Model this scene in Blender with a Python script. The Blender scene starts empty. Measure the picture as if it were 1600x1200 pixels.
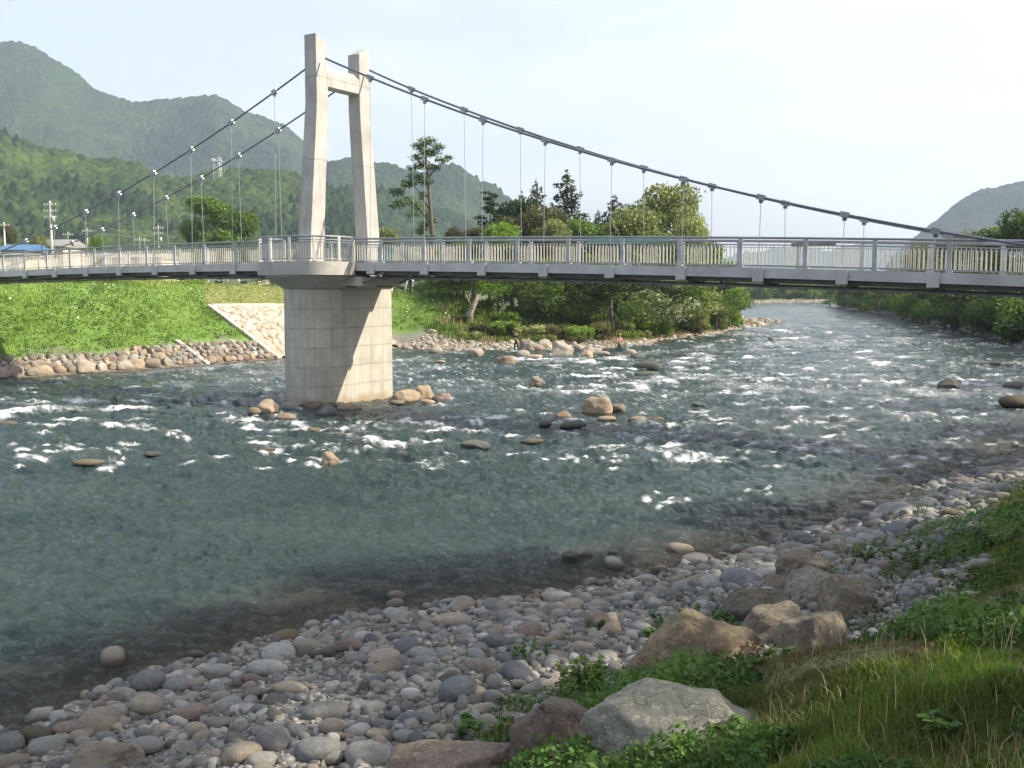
import bpy, math, random
import numpy as np
from mathutils import Vector, Matrix

SC = bpy.context.scene
COL = SC.collection
RAD = math.radians
R = random.Random(7)
NR = np.random.RandomState(11)

# ------------------------------------------------------------ camera, sky, sun
F = 1600.0; PIT = math.atan(152 / 1600.0); EYE = 5.5
cam_d = bpy.data.cameras.new('camera'); cam = bpy.data.objects.new('camera', cam_d); COL.objects.link(cam)
cam.location = (0, 0, EYE); cam.rotation_euler = (RAD(90) - PIT, 0, 0)
cam_d.sensor_width = 36; cam_d.lens = 36; cam_d.clip_end = 20000; cam_d.clip_start = 0.05
SC.camera = cam
SC.render.resolution_x = 1024; SC.render.resolution_y = 768
SUN_EL = RAD(38); SUN_AZ = RAD(93)          # azimuth clockwise from +Y
W = bpy.data.worlds.new('World'); SC.world = W; W.use_nodes = True
nt = W.node_tree; bg = nt.nodes['Background']
sky = nt.nodes.new('ShaderNodeTexSky'); sky.sky_type = 'NISHITA'; sky.sun_disc = False
sky.sun_elevation = SUN_EL; sky.sun_rotation = SUN_AZ
sky.air_density = 1.0; sky.dust_density = 4.5; sky.ozone_density = 2.0; sky.altitude = 0
tint = nt.nodes.new('ShaderNodeMix'); tint.data_type = 'RGBA'; tint.blend_type = 'MULTIPLY'; tint.inputs[0].default_value = 1
tint.inputs[7].default_value = (1.05, 1.0, 1.0, 1); nt.links.new(sky.outputs[0], tint.inputs[6]); 
_tc = nt.nodes.new('ShaderNodeTexCoord'); _mp = nt.nodes.new('ShaderNodeMapping'); _mp.inputs['Scale'].default_value = (1.2, 1.2, 4.5); nt.links.new(_tc.outputs['Generated'], _mp.inputs[0])
_nz = nt.nodes.new('ShaderNodeTexNoise'); _nz.inputs['Scale'].default_value = 1.6; _nz.inputs['Detail'].default_value = 7; _nz.inputs['Roughness'].default_value = .6; nt.links.new(_mp.outputs[0], _nz.inputs['Vector'])
_mr = nt.nodes.new('ShaderNodeMapRange'); nt.links.new(_nz.outputs['Fac'], _mr.inputs[0]); _mr.inputs['From Min'].default_value = .42; _mr.inputs['From Max'].default_value = .72; _mr.inputs['To Max'].default_value = .5
_sx = nt.nodes.new('ShaderNodeSeparateXYZ'); nt.links.new(_tc.outputs['Generated'], _sx.inputs[0])
_ma = nt.nodes.new('ShaderNodeMath'); _ma.operation = 'MULTIPLY_ADD'; _ma.use_clamp = True; nt.links.new(_sx.outputs[0], _ma.inputs[0]); _ma.inputs[1].default_value = .75; nt.links.new(_mr.outputs[0], _ma.inputs[2])
_mb = nt.nodes.new('ShaderNodeMath'); _mb.operation = 'ADD'; _mb.use_clamp = True; nt.links.new(_ma.outputs[0], _mb.inputs[0]); _mb.inputs[1].default_value = .36
_mx = nt.nodes.new('ShaderNodeMix'); _mx.data_type = 'RGBA'; nt.links.new(_mb.outputs[0], _mx.inputs[0]); nt.links.new(tint.outputs[2], _mx.inputs[6]); _mx.inputs[7].default_value = (4.1, 4.05, 4.05, 1)
nt.links.new(_mx.outputs[2], bg.inputs[0]); bg.inputs[1].default_value = 0.15
sun_d = bpy.data.lights.new('sun', 'SUN'); sun = bpy.data.objects.new('sun', sun_d); COL.objects.link(sun)
sun_d.energy = 5.0; sun_d.angle = RAD(0.6); sun_d.color = (1.0, 0.90, 0.74)
sd = Vector((math.sin(SUN_AZ) * math.cos(SUN_EL), math.cos(SUN_AZ) * math.cos(SUN_EL), math.sin(SUN_EL)))
sun.rotation_euler = sd.to_track_quat('Z', 'Y').to_euler(); sun.location = (60, 0, 80)
SC.view_settings.view_transform = 'Standard'; SC.view_settings.look = 'None'
SC.view_settings.exposure = 1.1; SC.view_settings.gamma = 1
SC.render.engine = 'CYCLES'
try:
    SC.cycles.max_bounces = 6; SC.cycles.transparent_max_bounces = 12; SC.cycles.volume_bounces = 0
except Exception: pass

# ------------------------------------------------------------ helpers
def tag(o, label=None, cat=None, group=None, kind=None):
    if label: o['label'] = label
    if cat: o['category'] = cat
    if group: o['group'] = group
    if kind: o['kind'] = kind
    return o

def link(name, me, mat=None, parent=None, loc=None):
    o = bpy.data.objects.new(name, me); COL.objects.link(o)
    if mat is not None and me is not None:
        for m in (mat if isinstance(mat, (list, tuple)) else [mat]):
            me.materials.append(m)
    if parent is not None: o.parent = parent
    if loc is not None: o.location = loc
    return o

def empty(name, loc=(0, 0, 0), rz=0):
    o = bpy.data.objects.new(name, None); COL.objects.link(o); o.location = loc; o.rotation_euler = (0, 0, rz)
    o.empty_display_size = 0.3
    return o

def np_mesh(name, V, Fc, attrs=None, smooth=True):
    """V (n,3), Fc (m,k) index array or list of such arrays"""
    me = bpy.data.meshes.new(name)
    V = np.asarray(V, dtype=np.float32)
    if isinstance(Fc, np.ndarray): Fc = [Fc]
    Fc = [f for f in Fc if len(f)]
    me.vertices.add(len(V)); me.vertices.foreach_set('co', V.ravel())
    nl = sum(f.size for f in Fc); npoly = sum(len(f) for f in Fc)
    me.loops.add(nl); me.polygons.add(npoly)
    me.loops.foreach_set('vertex_index', np.concatenate([f.ravel() for f in Fc]).astype(np.int32))
    tot = np.concatenate([np.full(len(f), f.shape[1]) for f in Fc]).astype(np.int32)
    st = np.concatenate([[0], np.cumsum(tot)[:-1]]).astype(np.int32)
    me.polygons.foreach_set('loop_start', st); me.polygons.foreach_set('loop_total', tot)
    if smooth: me.polygons.foreach_set('use_smooth', np.ones(npoly, dtype=bool))
    me.update(calc_edges=True)
    if attrs:
        for k, a in attrs.items():
            a = np.asarray(a, dtype=np.float32)
            if a.ndim == 1:
                at = me.attributes.new(k, 'FLOAT', 'POINT'); at.data.foreach_set('value', a)
            else:
                at = me.attributes.new(k, 'FLOAT_COLOR', 'POINT')
                if a.shape[1] == 3: a = np.concatenate([a, np.ones((len(a), 1), np.float32)], 1)
                at.data.foreach_set('color', a.ravel())
    return me

class MB:
    """collects boxes, tubes and prisms into one mesh"""
    def __init__(s): s.v = []; s.f = []; s.sm = []
    def poly(s, pts, faces, smooth=False):
        n = len(s.v); s.v += [tuple(p) for p in pts]
        for f in faces: s.f.append([i + n for i in f]); s.sm.append(smooth)
    def box(s, c, size, rot=None, taper=1.0):
        x, y, z = [q / 2 for q in size]; P = []
        for sz in (-1, 1):
            k = taper if sz > 0 else 1
            for sx, sy in ((-1, -1), (1, -1), (1, 1), (-1, 1)): P.append(Vector((sx * x * k, sy * y * k, sz * z)))
        if rot is not None: P = [rot @ p for p in P]
        P = [p + Vector(c) for p in P]
        s.poly(P, [(3, 2, 1, 0), (4, 5, 6, 7), (0, 1, 5, 4), (1, 2, 6, 5), (2, 3, 7, 6), (3, 0, 4, 7)])
    def hexa(s, P): s.poly(P, [(3, 2, 1, 0), (4, 5, 6, 7), (0, 1, 5, 4), (1, 2, 6, 5), (2, 3, 7, 6), (3, 0, 4, 7)])
    def tube(s, pts, r, n=8, smooth=True, cap=True):
        pts = [Vector(p) for p in pts]
        if not isinstance(r, (list, tuple)): r = [r] * len(pts)
        base = len(s.v); prev = None
        for i, p in enumerate(pts):
            d = (pts[min(i + 1, len(pts) - 1)] - pts[max(i - 1, 0)])
            d = d.normalized() if d.length > 1e-9 else Vector((0, 0, 1))
            if prev is None:
                a = Vector((0, 0, 1)) if abs(d.z) < 0.9 else Vector((1, 0, 0)); u = d.cross(a).normalized()
            else:
                u = (prev - d * prev.dot(d)).normalized()
            prev = u; w = d.cross(u)
            for k in range(n):
                t = 2 * math.pi * k / n
                s.v.append(tuple(p + (u * math.cos(t) + w * math.sin(t)) * r[i]))
        for i in range(len(pts) - 1):
            for k in range(n):
                a = base + i * n + k; b = base + i * n + (k + 1) % n
                s.f.append([a, b, b + n, a + n]); s.sm.append(smooth)
        if cap:
            s.f.append([base + k for k in range(n)][::-1]); s.sm.append(False)
            e = base + (len(pts) - 1) * n; s.f.append([e + k for k in range(n)]); s.sm.append(False)
    def mesh(s, name='mesh'):
        me = bpy.data.meshes.new(name); me.from_pydata(s.v, [], s.f); me.update()
        me.polygons.foreach_set('use_smooth', s.sm); return me
    def build(s, name, mat=None, parent=None, bevel=0):
        o = link(name, s.mesh(name), mat, parent)
        if bevel:
            b = o.modifiers.new('bevel', 'BEVEL'); b.width = bevel; b.segments = 2; b.limit_method = 'ANGLE'; b.angle_limit = RAD(40)
        return o

# ---- noise in numpy
def _hash(ix, iy, seed):
    n = (ix.astype(np.int64) * 374761393 + iy.astype(np.int64) * 668265263 + seed * 974634777) & 0xFFFFFFFF
    n = ((n ^ (n >> 13)) * 1274126177) & 0xFFFFFFFF
    n = (n ^ (n >> 16)) & 0xFFFFFFFF
    return n.astype(np.float64) / 4294967295.0
def vnoise(x, y, seed=0):
    ix = np.floor(x); iy = np.floor(y); fx = x - ix; fy = y - iy
    fx = fx * fx * fx * (fx * (fx * 6 - 15) + 10); fy = fy * fy * fy * (fy * (fy * 6 - 15) + 10)
    a = _hash(ix, iy, seed); b = _hash(ix + 1, iy, seed); c = _hash(ix, iy + 1, seed); d = _hash(ix + 1, iy + 1, seed)
    return (a * (1 - fx) + b * fx) * (1 - fy) + (c * (1 - fx) + d * fx) * fy
def fbm(x, y, oct=4, seed=0, gain=0.5):
    s = 0; a = 1; t = 0
    for i in range(oct):
        s = s + a * vnoise(x * 2 ** i + 17.3 * i, y * 2 ** i - 9.1 * i, seed + i); t += a; a *= gain
    return s / t
def worley(x, y, seed=0):
    """distance to nearest jittered point, and that cell's random"""
    ix = np.floor(x); iy = np.floor(y); best = np.full(x.shape, 9.0); cr = np.zeros(x.shape)
    for dx in (-1, 0, 1):
        for dy in (-1, 0, 1):
            cx = ix + dx; cy = iy + dy
            px = cx + 0.1 + 0.8 * _hash(cx, cy, seed); py = cy + 0.1 + 0.8 * _hash(cx, cy, seed + 5)
            d = np.hypot(px - x, py - y); r = _hash(cx, cy, seed + 9)
            m = d < best; best = np.where(m, d, best); cr = np.where(m, r, cr)
    return best, cr
def sst(a, b, x):
    t = np.clip((x - a) / (b - a), 0, 1); return t * t * (3 - 2 * t)

# ---- survey helper: a sight line of the photograph met with the level z
def ray(px, py):
    a = (px - 800) / F; b = (600 - py) / F
    return (a, math.cos(PIT) + b * math.sin(PIT), -math.sin(PIT) + b * math.cos(PIT))
def at_z(px, py, z=0.0):
    r = ray(px, py); t = (z - EYE) / r[2]; return r[0] * t, r[1] * t
def at_d(px, py, D):
    r = ray(px, py); t = D / r[1]; return r[0] * t, D, EYE + r[2] * t
def project(x, y, z):
    z = z - EYE; d = y * math.cos(PIT) - z * math.sin(PIT); d = np.where(np.abs(d) < 1e-3, 1e-3, d)
    v = y * math.sin(PIT) + z * math.cos(PIT)
    return 800 + x / d * F, 600 - v / d * F

# ------------------------------------------------------------ materials
def N(t, ty, **kw):
    n = t.nodes.new(ty)
    for k, v in kw.items():
        if k.startswith('i_'): n.inputs[k[2:].replace('_', ' ')].default_value = v
        else: setattr(n, k, v)
    return n
def newmat(name):
    m = bpy.data.materials.new(name); m.use_nodes = True; t = m.node_tree; return m, t, t.nodes['Principled BSDF']
def ramp(t, src, stops):
    r = t.nodes.new('ShaderNodeValToRGB'); cr = r.color_ramp
    while len(cr.elements) < len(stops): cr.elements.new(0.5)
    for e, (p, c) in zip(cr.elements, stops): e.position = p; e.color = (*c, 1)
    t.links.new(src, r.inputs[0]); return r.outputs[0]
def coords(t, scale=1.0, kind='Object'):
    tc = t.nodes.new('ShaderNodeTexCoord'); mp = t.nodes.new('ShaderNodeMapping')
    t.links.new(tc.outputs[kind], mp.inputs[0])
    mp.inputs['Scale'].default_value = (scale,) * 3 if not isinstance(scale, tuple) else scale
    return mp.outputs[0]
def noise(t, vec, scale, detail=4, rough=0.55):
    n = N(t, 'ShaderNodeTexNoise'); n.inputs['Scale'].default_value = scale; n.inputs['Detail'].default_value = detail
    n.inputs['Roughness'].default_value = rough; t.links.new(vec, n.inputs['Vector']); return n.outputs['Fac']
def mixc(t, fac, a, b, mode='MIX'):
    m = t.nodes.new('ShaderNodeMix'); m.data_type = 'RGBA'; m.blend_type = mode
    for s, v in ((0, fac), (6, a), (7, b)):
        if isinstance(v, (int, float)): m.inputs[s].default_value = v
        elif isinstance(v, tuple): m.inputs[s].default_value = (*v, 1)
        else: t.links.new(v, m.inputs[s])
    return m.outputs[2]
def bump(t, h, strength, dist, bsdf):
    b = t.nodes.new('ShaderNodeBump'); b.inputs['Strength'].default_value = strength; b.inputs['Distance'].default_value = dist
    t.links.new(h, b.inputs['Height']); t.links.new(b.outputs[0], bsdf.inputs['Normal']); return b
def attr(t, name):
    a = t.nodes.new('ShaderNodeAttribute'); a.attribute_name = name; return a

def m_plain(name, c, rough=0.6, metal=0.0, var=0.12, sc=6.0, bmp=0.15):
    m, t, b = newmat(name); v = coords(t)
    n = noise(t, v, sc, 5)
    d = tuple(x * (1 - var * 1.6) for x in c); l = tuple(min(1, x * (1 + var)) for x in c)
    t.links.new(ramp(t, n, [(0.3, d), (0.7, l)]), b.inputs['Base Color'])
    b.inputs['Roughness'].default_value = rough; b.inputs['Metallic'].default_value = metal
    if bmp: bump(t, noise(t, v, sc * 6, 3), bmp, 0.01, b)
    return m

def m_concrete(name, c, pour=0.0, stain=0.35, base_tint=None):
    m, t, b = newmat(name); v = coords(t)
    n1 = noise(t, v, 0.9, 6, 0.65); n2 = noise(t, coords(t, (3.5, 3.5, 0.35)), 1.6, 4)
    d = tuple(x * 0.72 for x in c); l = tuple(min(1, x * 1.1) for x in c)
    base = ramp(t, n1, [(0.3, d), (0.68, l)])
    base = mixc(t, ramp(t, n2, [(0.52, (0, 0, 0)), (0.78, (stain,) * 3)]), base, tuple(x * 0.45 for x in c))
    geo = coords(t, 1.0)
    if pour:
        sx = t.nodes.new('ShaderNodeSeparateXYZ'); t.links.new(geo, sx.inputs[0])
        wob = N(t, 'ShaderNodeMath', operation='MULTIPLY_ADD'); t.links.new(noise(t, geo, 1.3, 3), wob.inputs[0]); wob.inputs[1].default_value = 0.05
        t.links.new(sx.outputs[2], wob.inputs[2])
        fr = N(t, 'ShaderNodeMath', operation='PINGPONG'); t.links.new(wob.outputs[0], fr.inputs[0]); fr.inputs[1].default_value = pour / 2
        ln = ramp(t, fr.outputs[0], [(0.0, (1, 1, 1)), (0.05, (0, 0, 0))])
        brk = ramp(t, noise(t, coords(t, (2, 2, 5)), 1.0, 3), [(0.38, (0.35,) * 3), (0.55, (1, 1, 1))])
        lm = mixc(t, 1.0, ln, brk, 'MULTIPLY')
        lm = mixc(t, 1.0, lm, (0.6, 0.6, 0.6), 'MULTIPLY')
        base = mixc(t, lm, base, tuple(x * 0.35 for x in c))
        dt = N(t, 'ShaderNodeVectorMath', operation='DOT_PRODUCT'); t.links.new(geo, dt.inputs[0]); dt.inputs[1].default_value = (.62, .79, 0)
        fv = N(t, 'ShaderNodeMath', operation='PINGPONG'); t.links.new(dt.outputs['Value'], fv.inputs[0]); fv.inputs[1].default_value = pour * .5
        lv = ramp(t, fv.outputs[0], [(0.0, (.45,) * 3), (0.03, (0, 0, 0))]); base = mixc(t, lv, base, tuple(x * 0.45 for x in c))
        st3 = noise(t, coords(t, (2.2, 2.2, 0.10)), 1.5, 5, .7); base = mixc(t, ramp(t, st3, [(0.5, (0,) * 3), (0.72, (.55,) * 3)]), base, tuple(x * 0.5 for x in c))
    if base_tint:
        sx = t.nodes.new('ShaderNodeSeparateXYZ'); t.links.new(geo, sx.inputs[0])
        wob = N(t, 'ShaderNodeMath', operation='MULTIPLY_ADD'); t.links.new(noise(t, geo, 2.0, 4), wob.inputs[0]); wob.inputs[1].default_value = 1.1
        t.links.new(sx.outputs[2], wob.inputs[2])
        base = mixc(t, ramp(t, wob.outputs[0], [(0.0, (0.9,) * 3), (0.55, (0.7,) * 3), (1.0, (0,) * 3)]), base, base_tint)
    t.links.new(base, b.inputs['Base Color']); b.inputs['Roughness'].default_value = 0.85
    bump(t, noise(t, geo, 30, 4), 0.25, 0.01, b)
    return m

def m_stone(name, c1, c2, c3=None, sc=3.0, moss=0.0, wet=True, rough_rock=False):
    """stones: tone differs per object; dark damp line near the water"""
    m, t, b = newmat(name); v = coords(t)
    oi = t.nodes.new('ShaderNodeObjectInfo')
    add = N(t, 'ShaderNodeVectorMath', operation='ADD'); t.links.new(v, add.inputs[0]); t.links.new(oi.outputs['Location'], add.inputs[1])
    n1 = noise(t, add.outputs[0], sc, 7, 0.7)
    base = ramp(t, n1, [(0.28, c1), (0.62, c2)] + ([(0.85, c3)] if c3 else []))
    spk = noise(t, add.outputs[0], sc * 14, 3, 0.8)
    base = mixc(t, ramp(t, spk, [(0.55, (0,) * 3), (0.75, (0.35,) * 3)]), base, tuple(x * 0.4 for x in c1))
    base = mixc(t, ramp(t, spk, [(0.25, (0.3,) * 3), (0.42, (0,) * 3)]), base, tuple(min(1, x * 1.5) for x in c2))
    if rough_rock:
        lich = noise(t, add.outputs[0], 9, 10, .8); base = mixc(t, ramp(t, lich, [(0.52, (0,) * 3), (0.60, (.7,) * 3)]), base, tuple(min(1, x * 1.75) for x in c2))
        base = mixc(t, ramp(t, noise(t, add.outputs[0], 5, 10, .85), [(0.36, (.75,) * 3), (0.46, (0,) * 3)]), base, tuple(x * .5 for x in c1))
        vc = N(t, 'ShaderNodeTexVoronoi', feature='DISTANCE_TO_EDGE'); vc.inputs['Scale'].default_value = 1.3
        wv = N(t, 'ShaderNodeVectorMath', operation='ADD'); t.links.new(add.outputs[0], wv.inputs[0]); nn = N(t, 'ShaderNodeTexNoise'); nn.inputs['Scale'].default_value = 3; t.links.new(add.outputs[0], nn.inputs['Vector']); t.links.new(nn.outputs['Color'], wv.inputs[1]); t.links.new(wv.outputs[0], vc.inputs['Vector'])
        crk = ramp(t, vc.outputs['Distance'], [(0.0, (.8,) * 3), (0.018, (0,) * 3)]); base = mixc(t, crk, base, tuple(x * .3 for x in c1))
    hs = N(t, 'ShaderNodeHueSaturation'); mr = N(t, 'ShaderNodeMapRange'); t.links.new(oi.outputs['Random'], mr.inputs[0])
    mr.inputs['To Min'].default_value = 0.70; mr.inputs['To Max'].default_value = 1.45
    t.links.new(mr.outputs[0], hs.inputs['Value']); t.links.new(base, hs.inputs['Color']); base = hs.outputs[0]
    if moss:
        g = t.nodes.new('ShaderNodeNewGeometry'); sz = t.nodes.new('ShaderNodeSeparateXYZ'); t.links.new(g.outputs['Normal'], sz.inputs[0])
        mm = N(t, 'ShaderNodeMath', operation='MULTIPLY'); t.links.new(noise(t, add.outputs[0], sc * 1.7, 5), mm.inputs[0]); t.links.new(sz.outputs[2], mm.inputs[1])
        base = mixc(t, ramp(t, mm.outputs[0], [(0.35, (0,) * 3), (0.55, (moss,) * 3)]), base, (0.09, 0.11, 0.04))
    rough = 0.82
    if wet:
        g2 = t.nodes.new('ShaderNodeNewGeometry'); s2 = t.nodes.new('ShaderNodeSeparateXYZ'); t.links.new(g2.outputs['Position'], s2.inputs[0])
        wob = N(t, 'ShaderNodeMath', operation='MULTIPLY_ADD'); t.links.new(n1, wob.inputs[0]); wob.inputs[1].default_value = -0.08; t.links.new(s2.outputs[2], wob.inputs[2])
        wf = ramp(t, wob.outputs[0], [(0.0, (1,) * 3), (0.09, (0,) * 3)])
        base = mixc(t, wf, base, mixc(t, 1.0, base, (0.36, 0.34, 0.30), 'MULTIPLY'))
        rr = N(t, 'ShaderNodeMapRange'); t.links.new(wf, rr.inputs[0]); rr.inputs['To Min'].default_value = 0.82; rr.inputs['To Max'].default_value = 0.3
        t.links.new(rr.outputs[0], b.inputs['Roughness'])
    else: b.inputs['Roughness'].default_value = rough
    t.links.new(base, b.inputs['Base Color'])
    n3 = noise(t, add.outputs[0], sc * 4, 10, .8); h_ = N(t, 'ShaderNodeMath', operation='MULTIPLY_ADD'); t.links.new(n3, h_.inputs[0]); h_.inputs[1].default_value = .5; t.links.new(n1, h_.inputs[2])
    bump(t, h_.outputs[0], 0.8, 0.07, b)
    return m

def m_leaf(name, dark, mid, light, trans=0.35):
    m, t, b = newmat(name); a = attr(t, 'tone'); oi = t.nodes.new('ShaderNodeObjectInfo')
    c = ramp(t, a.outputs['Fac'], [(0.0, dark), (0.5, mid), (1.0, light)])
    hs = N(t, 'ShaderNodeHueSaturation'); mr = N(t, 'ShaderNodeMapRange'); t.links.new(oi.outputs['Random'], mr.inputs[0])
    mr.inputs['To Min'].default_value = 0.8; mr.inputs['To Max'].default_value = 1.2
    t.links.new(mr.outputs[0], hs.inputs['Value']); t.links.new(c, hs.inputs['Color']); c = hs.outputs[0]
    t.links.new(c, b.inputs['Base Color']); b.inputs['Roughness'].default_value = 0.55; b.inputs['Specular IOR Level'].default_value = 0.25
    tr = t.nodes.new('ShaderNodeBsdfTranslucent'); t.links.new(c, tr.inputs[0])
    mx = t.nodes.new('ShaderNodeMixShader'); mx.inputs[0].default_value = trans
    t.links.new(b.outputs[0], mx.inputs[1]); t.links.new(tr.outputs[0], mx.inputs[2])
    t.links.new(mx.outputs[0], t.nodes['Material Output'].inputs[0])
    return m

M = {}
M['conc'] = m_concrete('tower_concrete', (0.44, 0.42, 0.395), pour=3.8, stain=0.2)
M['pier'] = m_concrete('pier_concrete', (0.48, 0.45, 0.385), pour=0.9, stain=0.5, base_tint=(0.27, 0.19, 0.09))
M['deckc'] = m_concrete('deck_concrete', (0.44, 0.42, 0.39), stain=0.4)
M['steel'] = m_plain('galvanised_steel', (0.42, 0.42, 0.43), 0.5, 0.4, 0.15, 3)
M['fascia'] = m_plain('fascia_paint', (0.50, 0.49, 0.49), 0.6, 0.1, 0.12, 1.2)
M['dark'] = m_plain('girder_paint', (0.16, 0.16, 0.155), 0.6, 0.2, 0.2, 2)
M['rail'] = m_plain('rail_paint', (0.25, 0.27, 0.30), 0.45, 0.3, 0.12, 3)
M['bright'] = m_plain('stainless', (0.70, 0.67, 0.60), 0.38, 0.35, 0.1, 5)
M['cable'] = m_plain('cable_steel', (0.13, 0.15, 0.19), 0.5, 0.3, 0.12, 10)
M['clamp'] = m_plain('clamp_steel', (0.28, 0.30, 0.33), 0.35, 0.7, 0.15, 8)
M['hang'] = m_plain('hanger_steel', (0.42, 0.43, 0.45), 0.4, 0.5, 0.1, 8)
M['tealpanel'] = m_plain('tinted_panel', (0.16, 0.28, 0.27), 0.25, 0.0, 0.1, 3)
M['white'] = m_plain('white_paint', (0.72, 0.72, 0.70), 0.5, 0.0, 0.08, 3)
M['trim'] = m_concrete('edge_concrete', (0.52, 0.48, 0.42), stain=0.3)
M['blue'] = m_plain('blue_roof', (0.06, 0.15, 0.30), 0.45, 0.0, 0.15, 1)
M['greyroof'] = m_plain('grey_roof', (0.26, 0.25, 0.24), 0.7, 0.0, 0.2, 1)
M['pinkwall'] = m_plain('plaster', (0.56, 0.47, 0.40), 0.8, 0.0, 0.1, 1)
M['glass'] = m_plain('window_glass', (0.05, 0.07, 0.08), 0.1, 0.0, 0.1, 1, 0)
M['bark'] = m_plain('bark', (0.14, 0.11, 0.085), 0.9, 0, 0.35, 5, 0.6)
M['palebark'] = m_plain('pale_bark', (0.30, 0.26, 0.21), 0.9, 0, 0.35, 5, 0.6)
M['pole'] = m_plain('pole_concrete', (0.50, 0.48, 0.45), 0.8, 0, 0.1, 2)
M['skin'] = m_plain('skin', (0.50, 0.29, 0.20), 0.6, 0, 0.08, 9, 0)
M['wader'] = m_plain('wader_rubber', (0.025, 0.035, 0.03), 0.5, 0, 0.15, 9)
M['pinkshirt'] = m_plain('pink_shirt', (0.66, 0.36, 0.28), 0.85, 0, 0.1, 9)
M['darkvest'] = m_plain('dark_vest', (0.07, 0.04, 0.035), 0.85, 0, 0.1, 9)
M['hair'] = m_plain('hair', (0.03, 0.02, 0.015), 0.7, 0, 0.2, 40, 0)
M['straw'] = m_plain('straw', (0.36, 0.24, 0.14), 0.9, 0, 0.2, 20)

SP = {
 'palegrey': ((0.19, 0.185, 0.165), (0.31, 0.305, 0.28), (0.40, 0.395, 0.365)),
 'grey': ((0.12, 0.12, 0.115), (0.205, 0.205, 0.195), None),
 'bluegrey': ((0.09, 0.10, 0.11), (0.165, 0.18, 0.19), None),
 'tan': ((0.20, 0.17, 0.13), (0.32, 0.275, 0.22), (0.38, 0.33, 0.27)),
 'pinkish': ((0.17, 0.125, 0.10), (0.26, 0.21, 0.175), None),
 'dark': ((0.05, 0.05, 0.045), (0.11, 0.11, 0.10), None),
 'golden': ((0.20, 0.145, 0.095), (0.32, 0.25, 0.175), (0.38, 0.32, 0.24)),
 'brown': ((0.08, 0.06, 0.038), (0.15, 0.112, 0.075), None),
}
for k, (a, b_, c_) in SP.items(): M['st_' + k] = m_stone('stone_' + k, a, b_, c_, 3.0, moss=0.45 if k in ('brown', 'dark') else 0.0, rough_rock=k == 'brown')
M['st_rockgrey'] = m_stone('rock_greybeige', (0.11, 0.105, 0.085), (0.21, 0.20, 0.165), (0.30, 0.285, 0.24), 2.0, moss=0.3, rough_rock=True)
M['st_rockred'] = m_stone('rock_redbrown', (0.13, 0.09, 0.07), (0.22, 0.165, 0.135), (0.29, 0.225, 0.19), 2.0, moss=0.2, rough_rock=True)
M['st_rocktan'] = m_stone('rock_tan', (0.105, 0.085, 0.065), (0.19, 0.16, 0.125), (0.26, 0.225, 0.18), 2.0, moss=0.25, rough_rock=True)

L = {
 'broad': m_leaf('leaf_broad', (0.035, 0.07, 0.012), (0.10, 0.17, 0.025), (0.20, 0.29, 0.055)),
 'bright': m_leaf('leaf_bright', (0.06, 0.11, 0.012), (0.15, 0.26, 0.028), (0.27, 0.38, 0.06)),
 'yellow': m_leaf('leaf_yellow', (0.09, 0.12, 0.03), (0.22, 0.26, 0.07), (0.40, 0.43, 0.18)),
 'cedar': m_leaf('leaf_cedar', (0.014, 0.032, 0.012), (0.032, 0.062, 0.02), (0.06, 0.10, 0.03), 0.15),
 'pine': m_leaf('leaf_pine', (0.03, 0.06, 0.02), (0.07, 0.12, 0.035), (0.14, 0.20, 0.06), 0.2),
 'brownish': m_leaf('leaf_brown', (0.045, 0.05, 0.018), (0.10, 0.10, 0.035), (0.17, 0.16, 0.06)),
 'white': m_leaf('leaf_blossom', (0.05, 0.09, 0.02), (0.13, 0.18, 0.05), (0.55, 0.56, 0.40)),
 'weed': m_leaf('leaf_weed', (0.03, 0.065, 0.015), (0.07, 0.15, 0.03), (0.15, 0.28, 0.05)),
 'grass': m_leaf('grass_blades', (0.20, 0.15, 0.08), (0.085, 0.115, 0.028), (0.19, 0.30, 0.04), 0.4),
 'meadow': m_leaf('meadow_blades', (0.055, 0.10, 0.016), (0.15, 0.24, 0.025), (0.32, 0.38, 0.08), 0.35),
 'dry': m_leaf('dry_blades', (0.22, 0.17, 0.09), (0.38, 0.31, 0.16), (0.52, 0.44, 0.26), 0.3),
}

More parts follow.
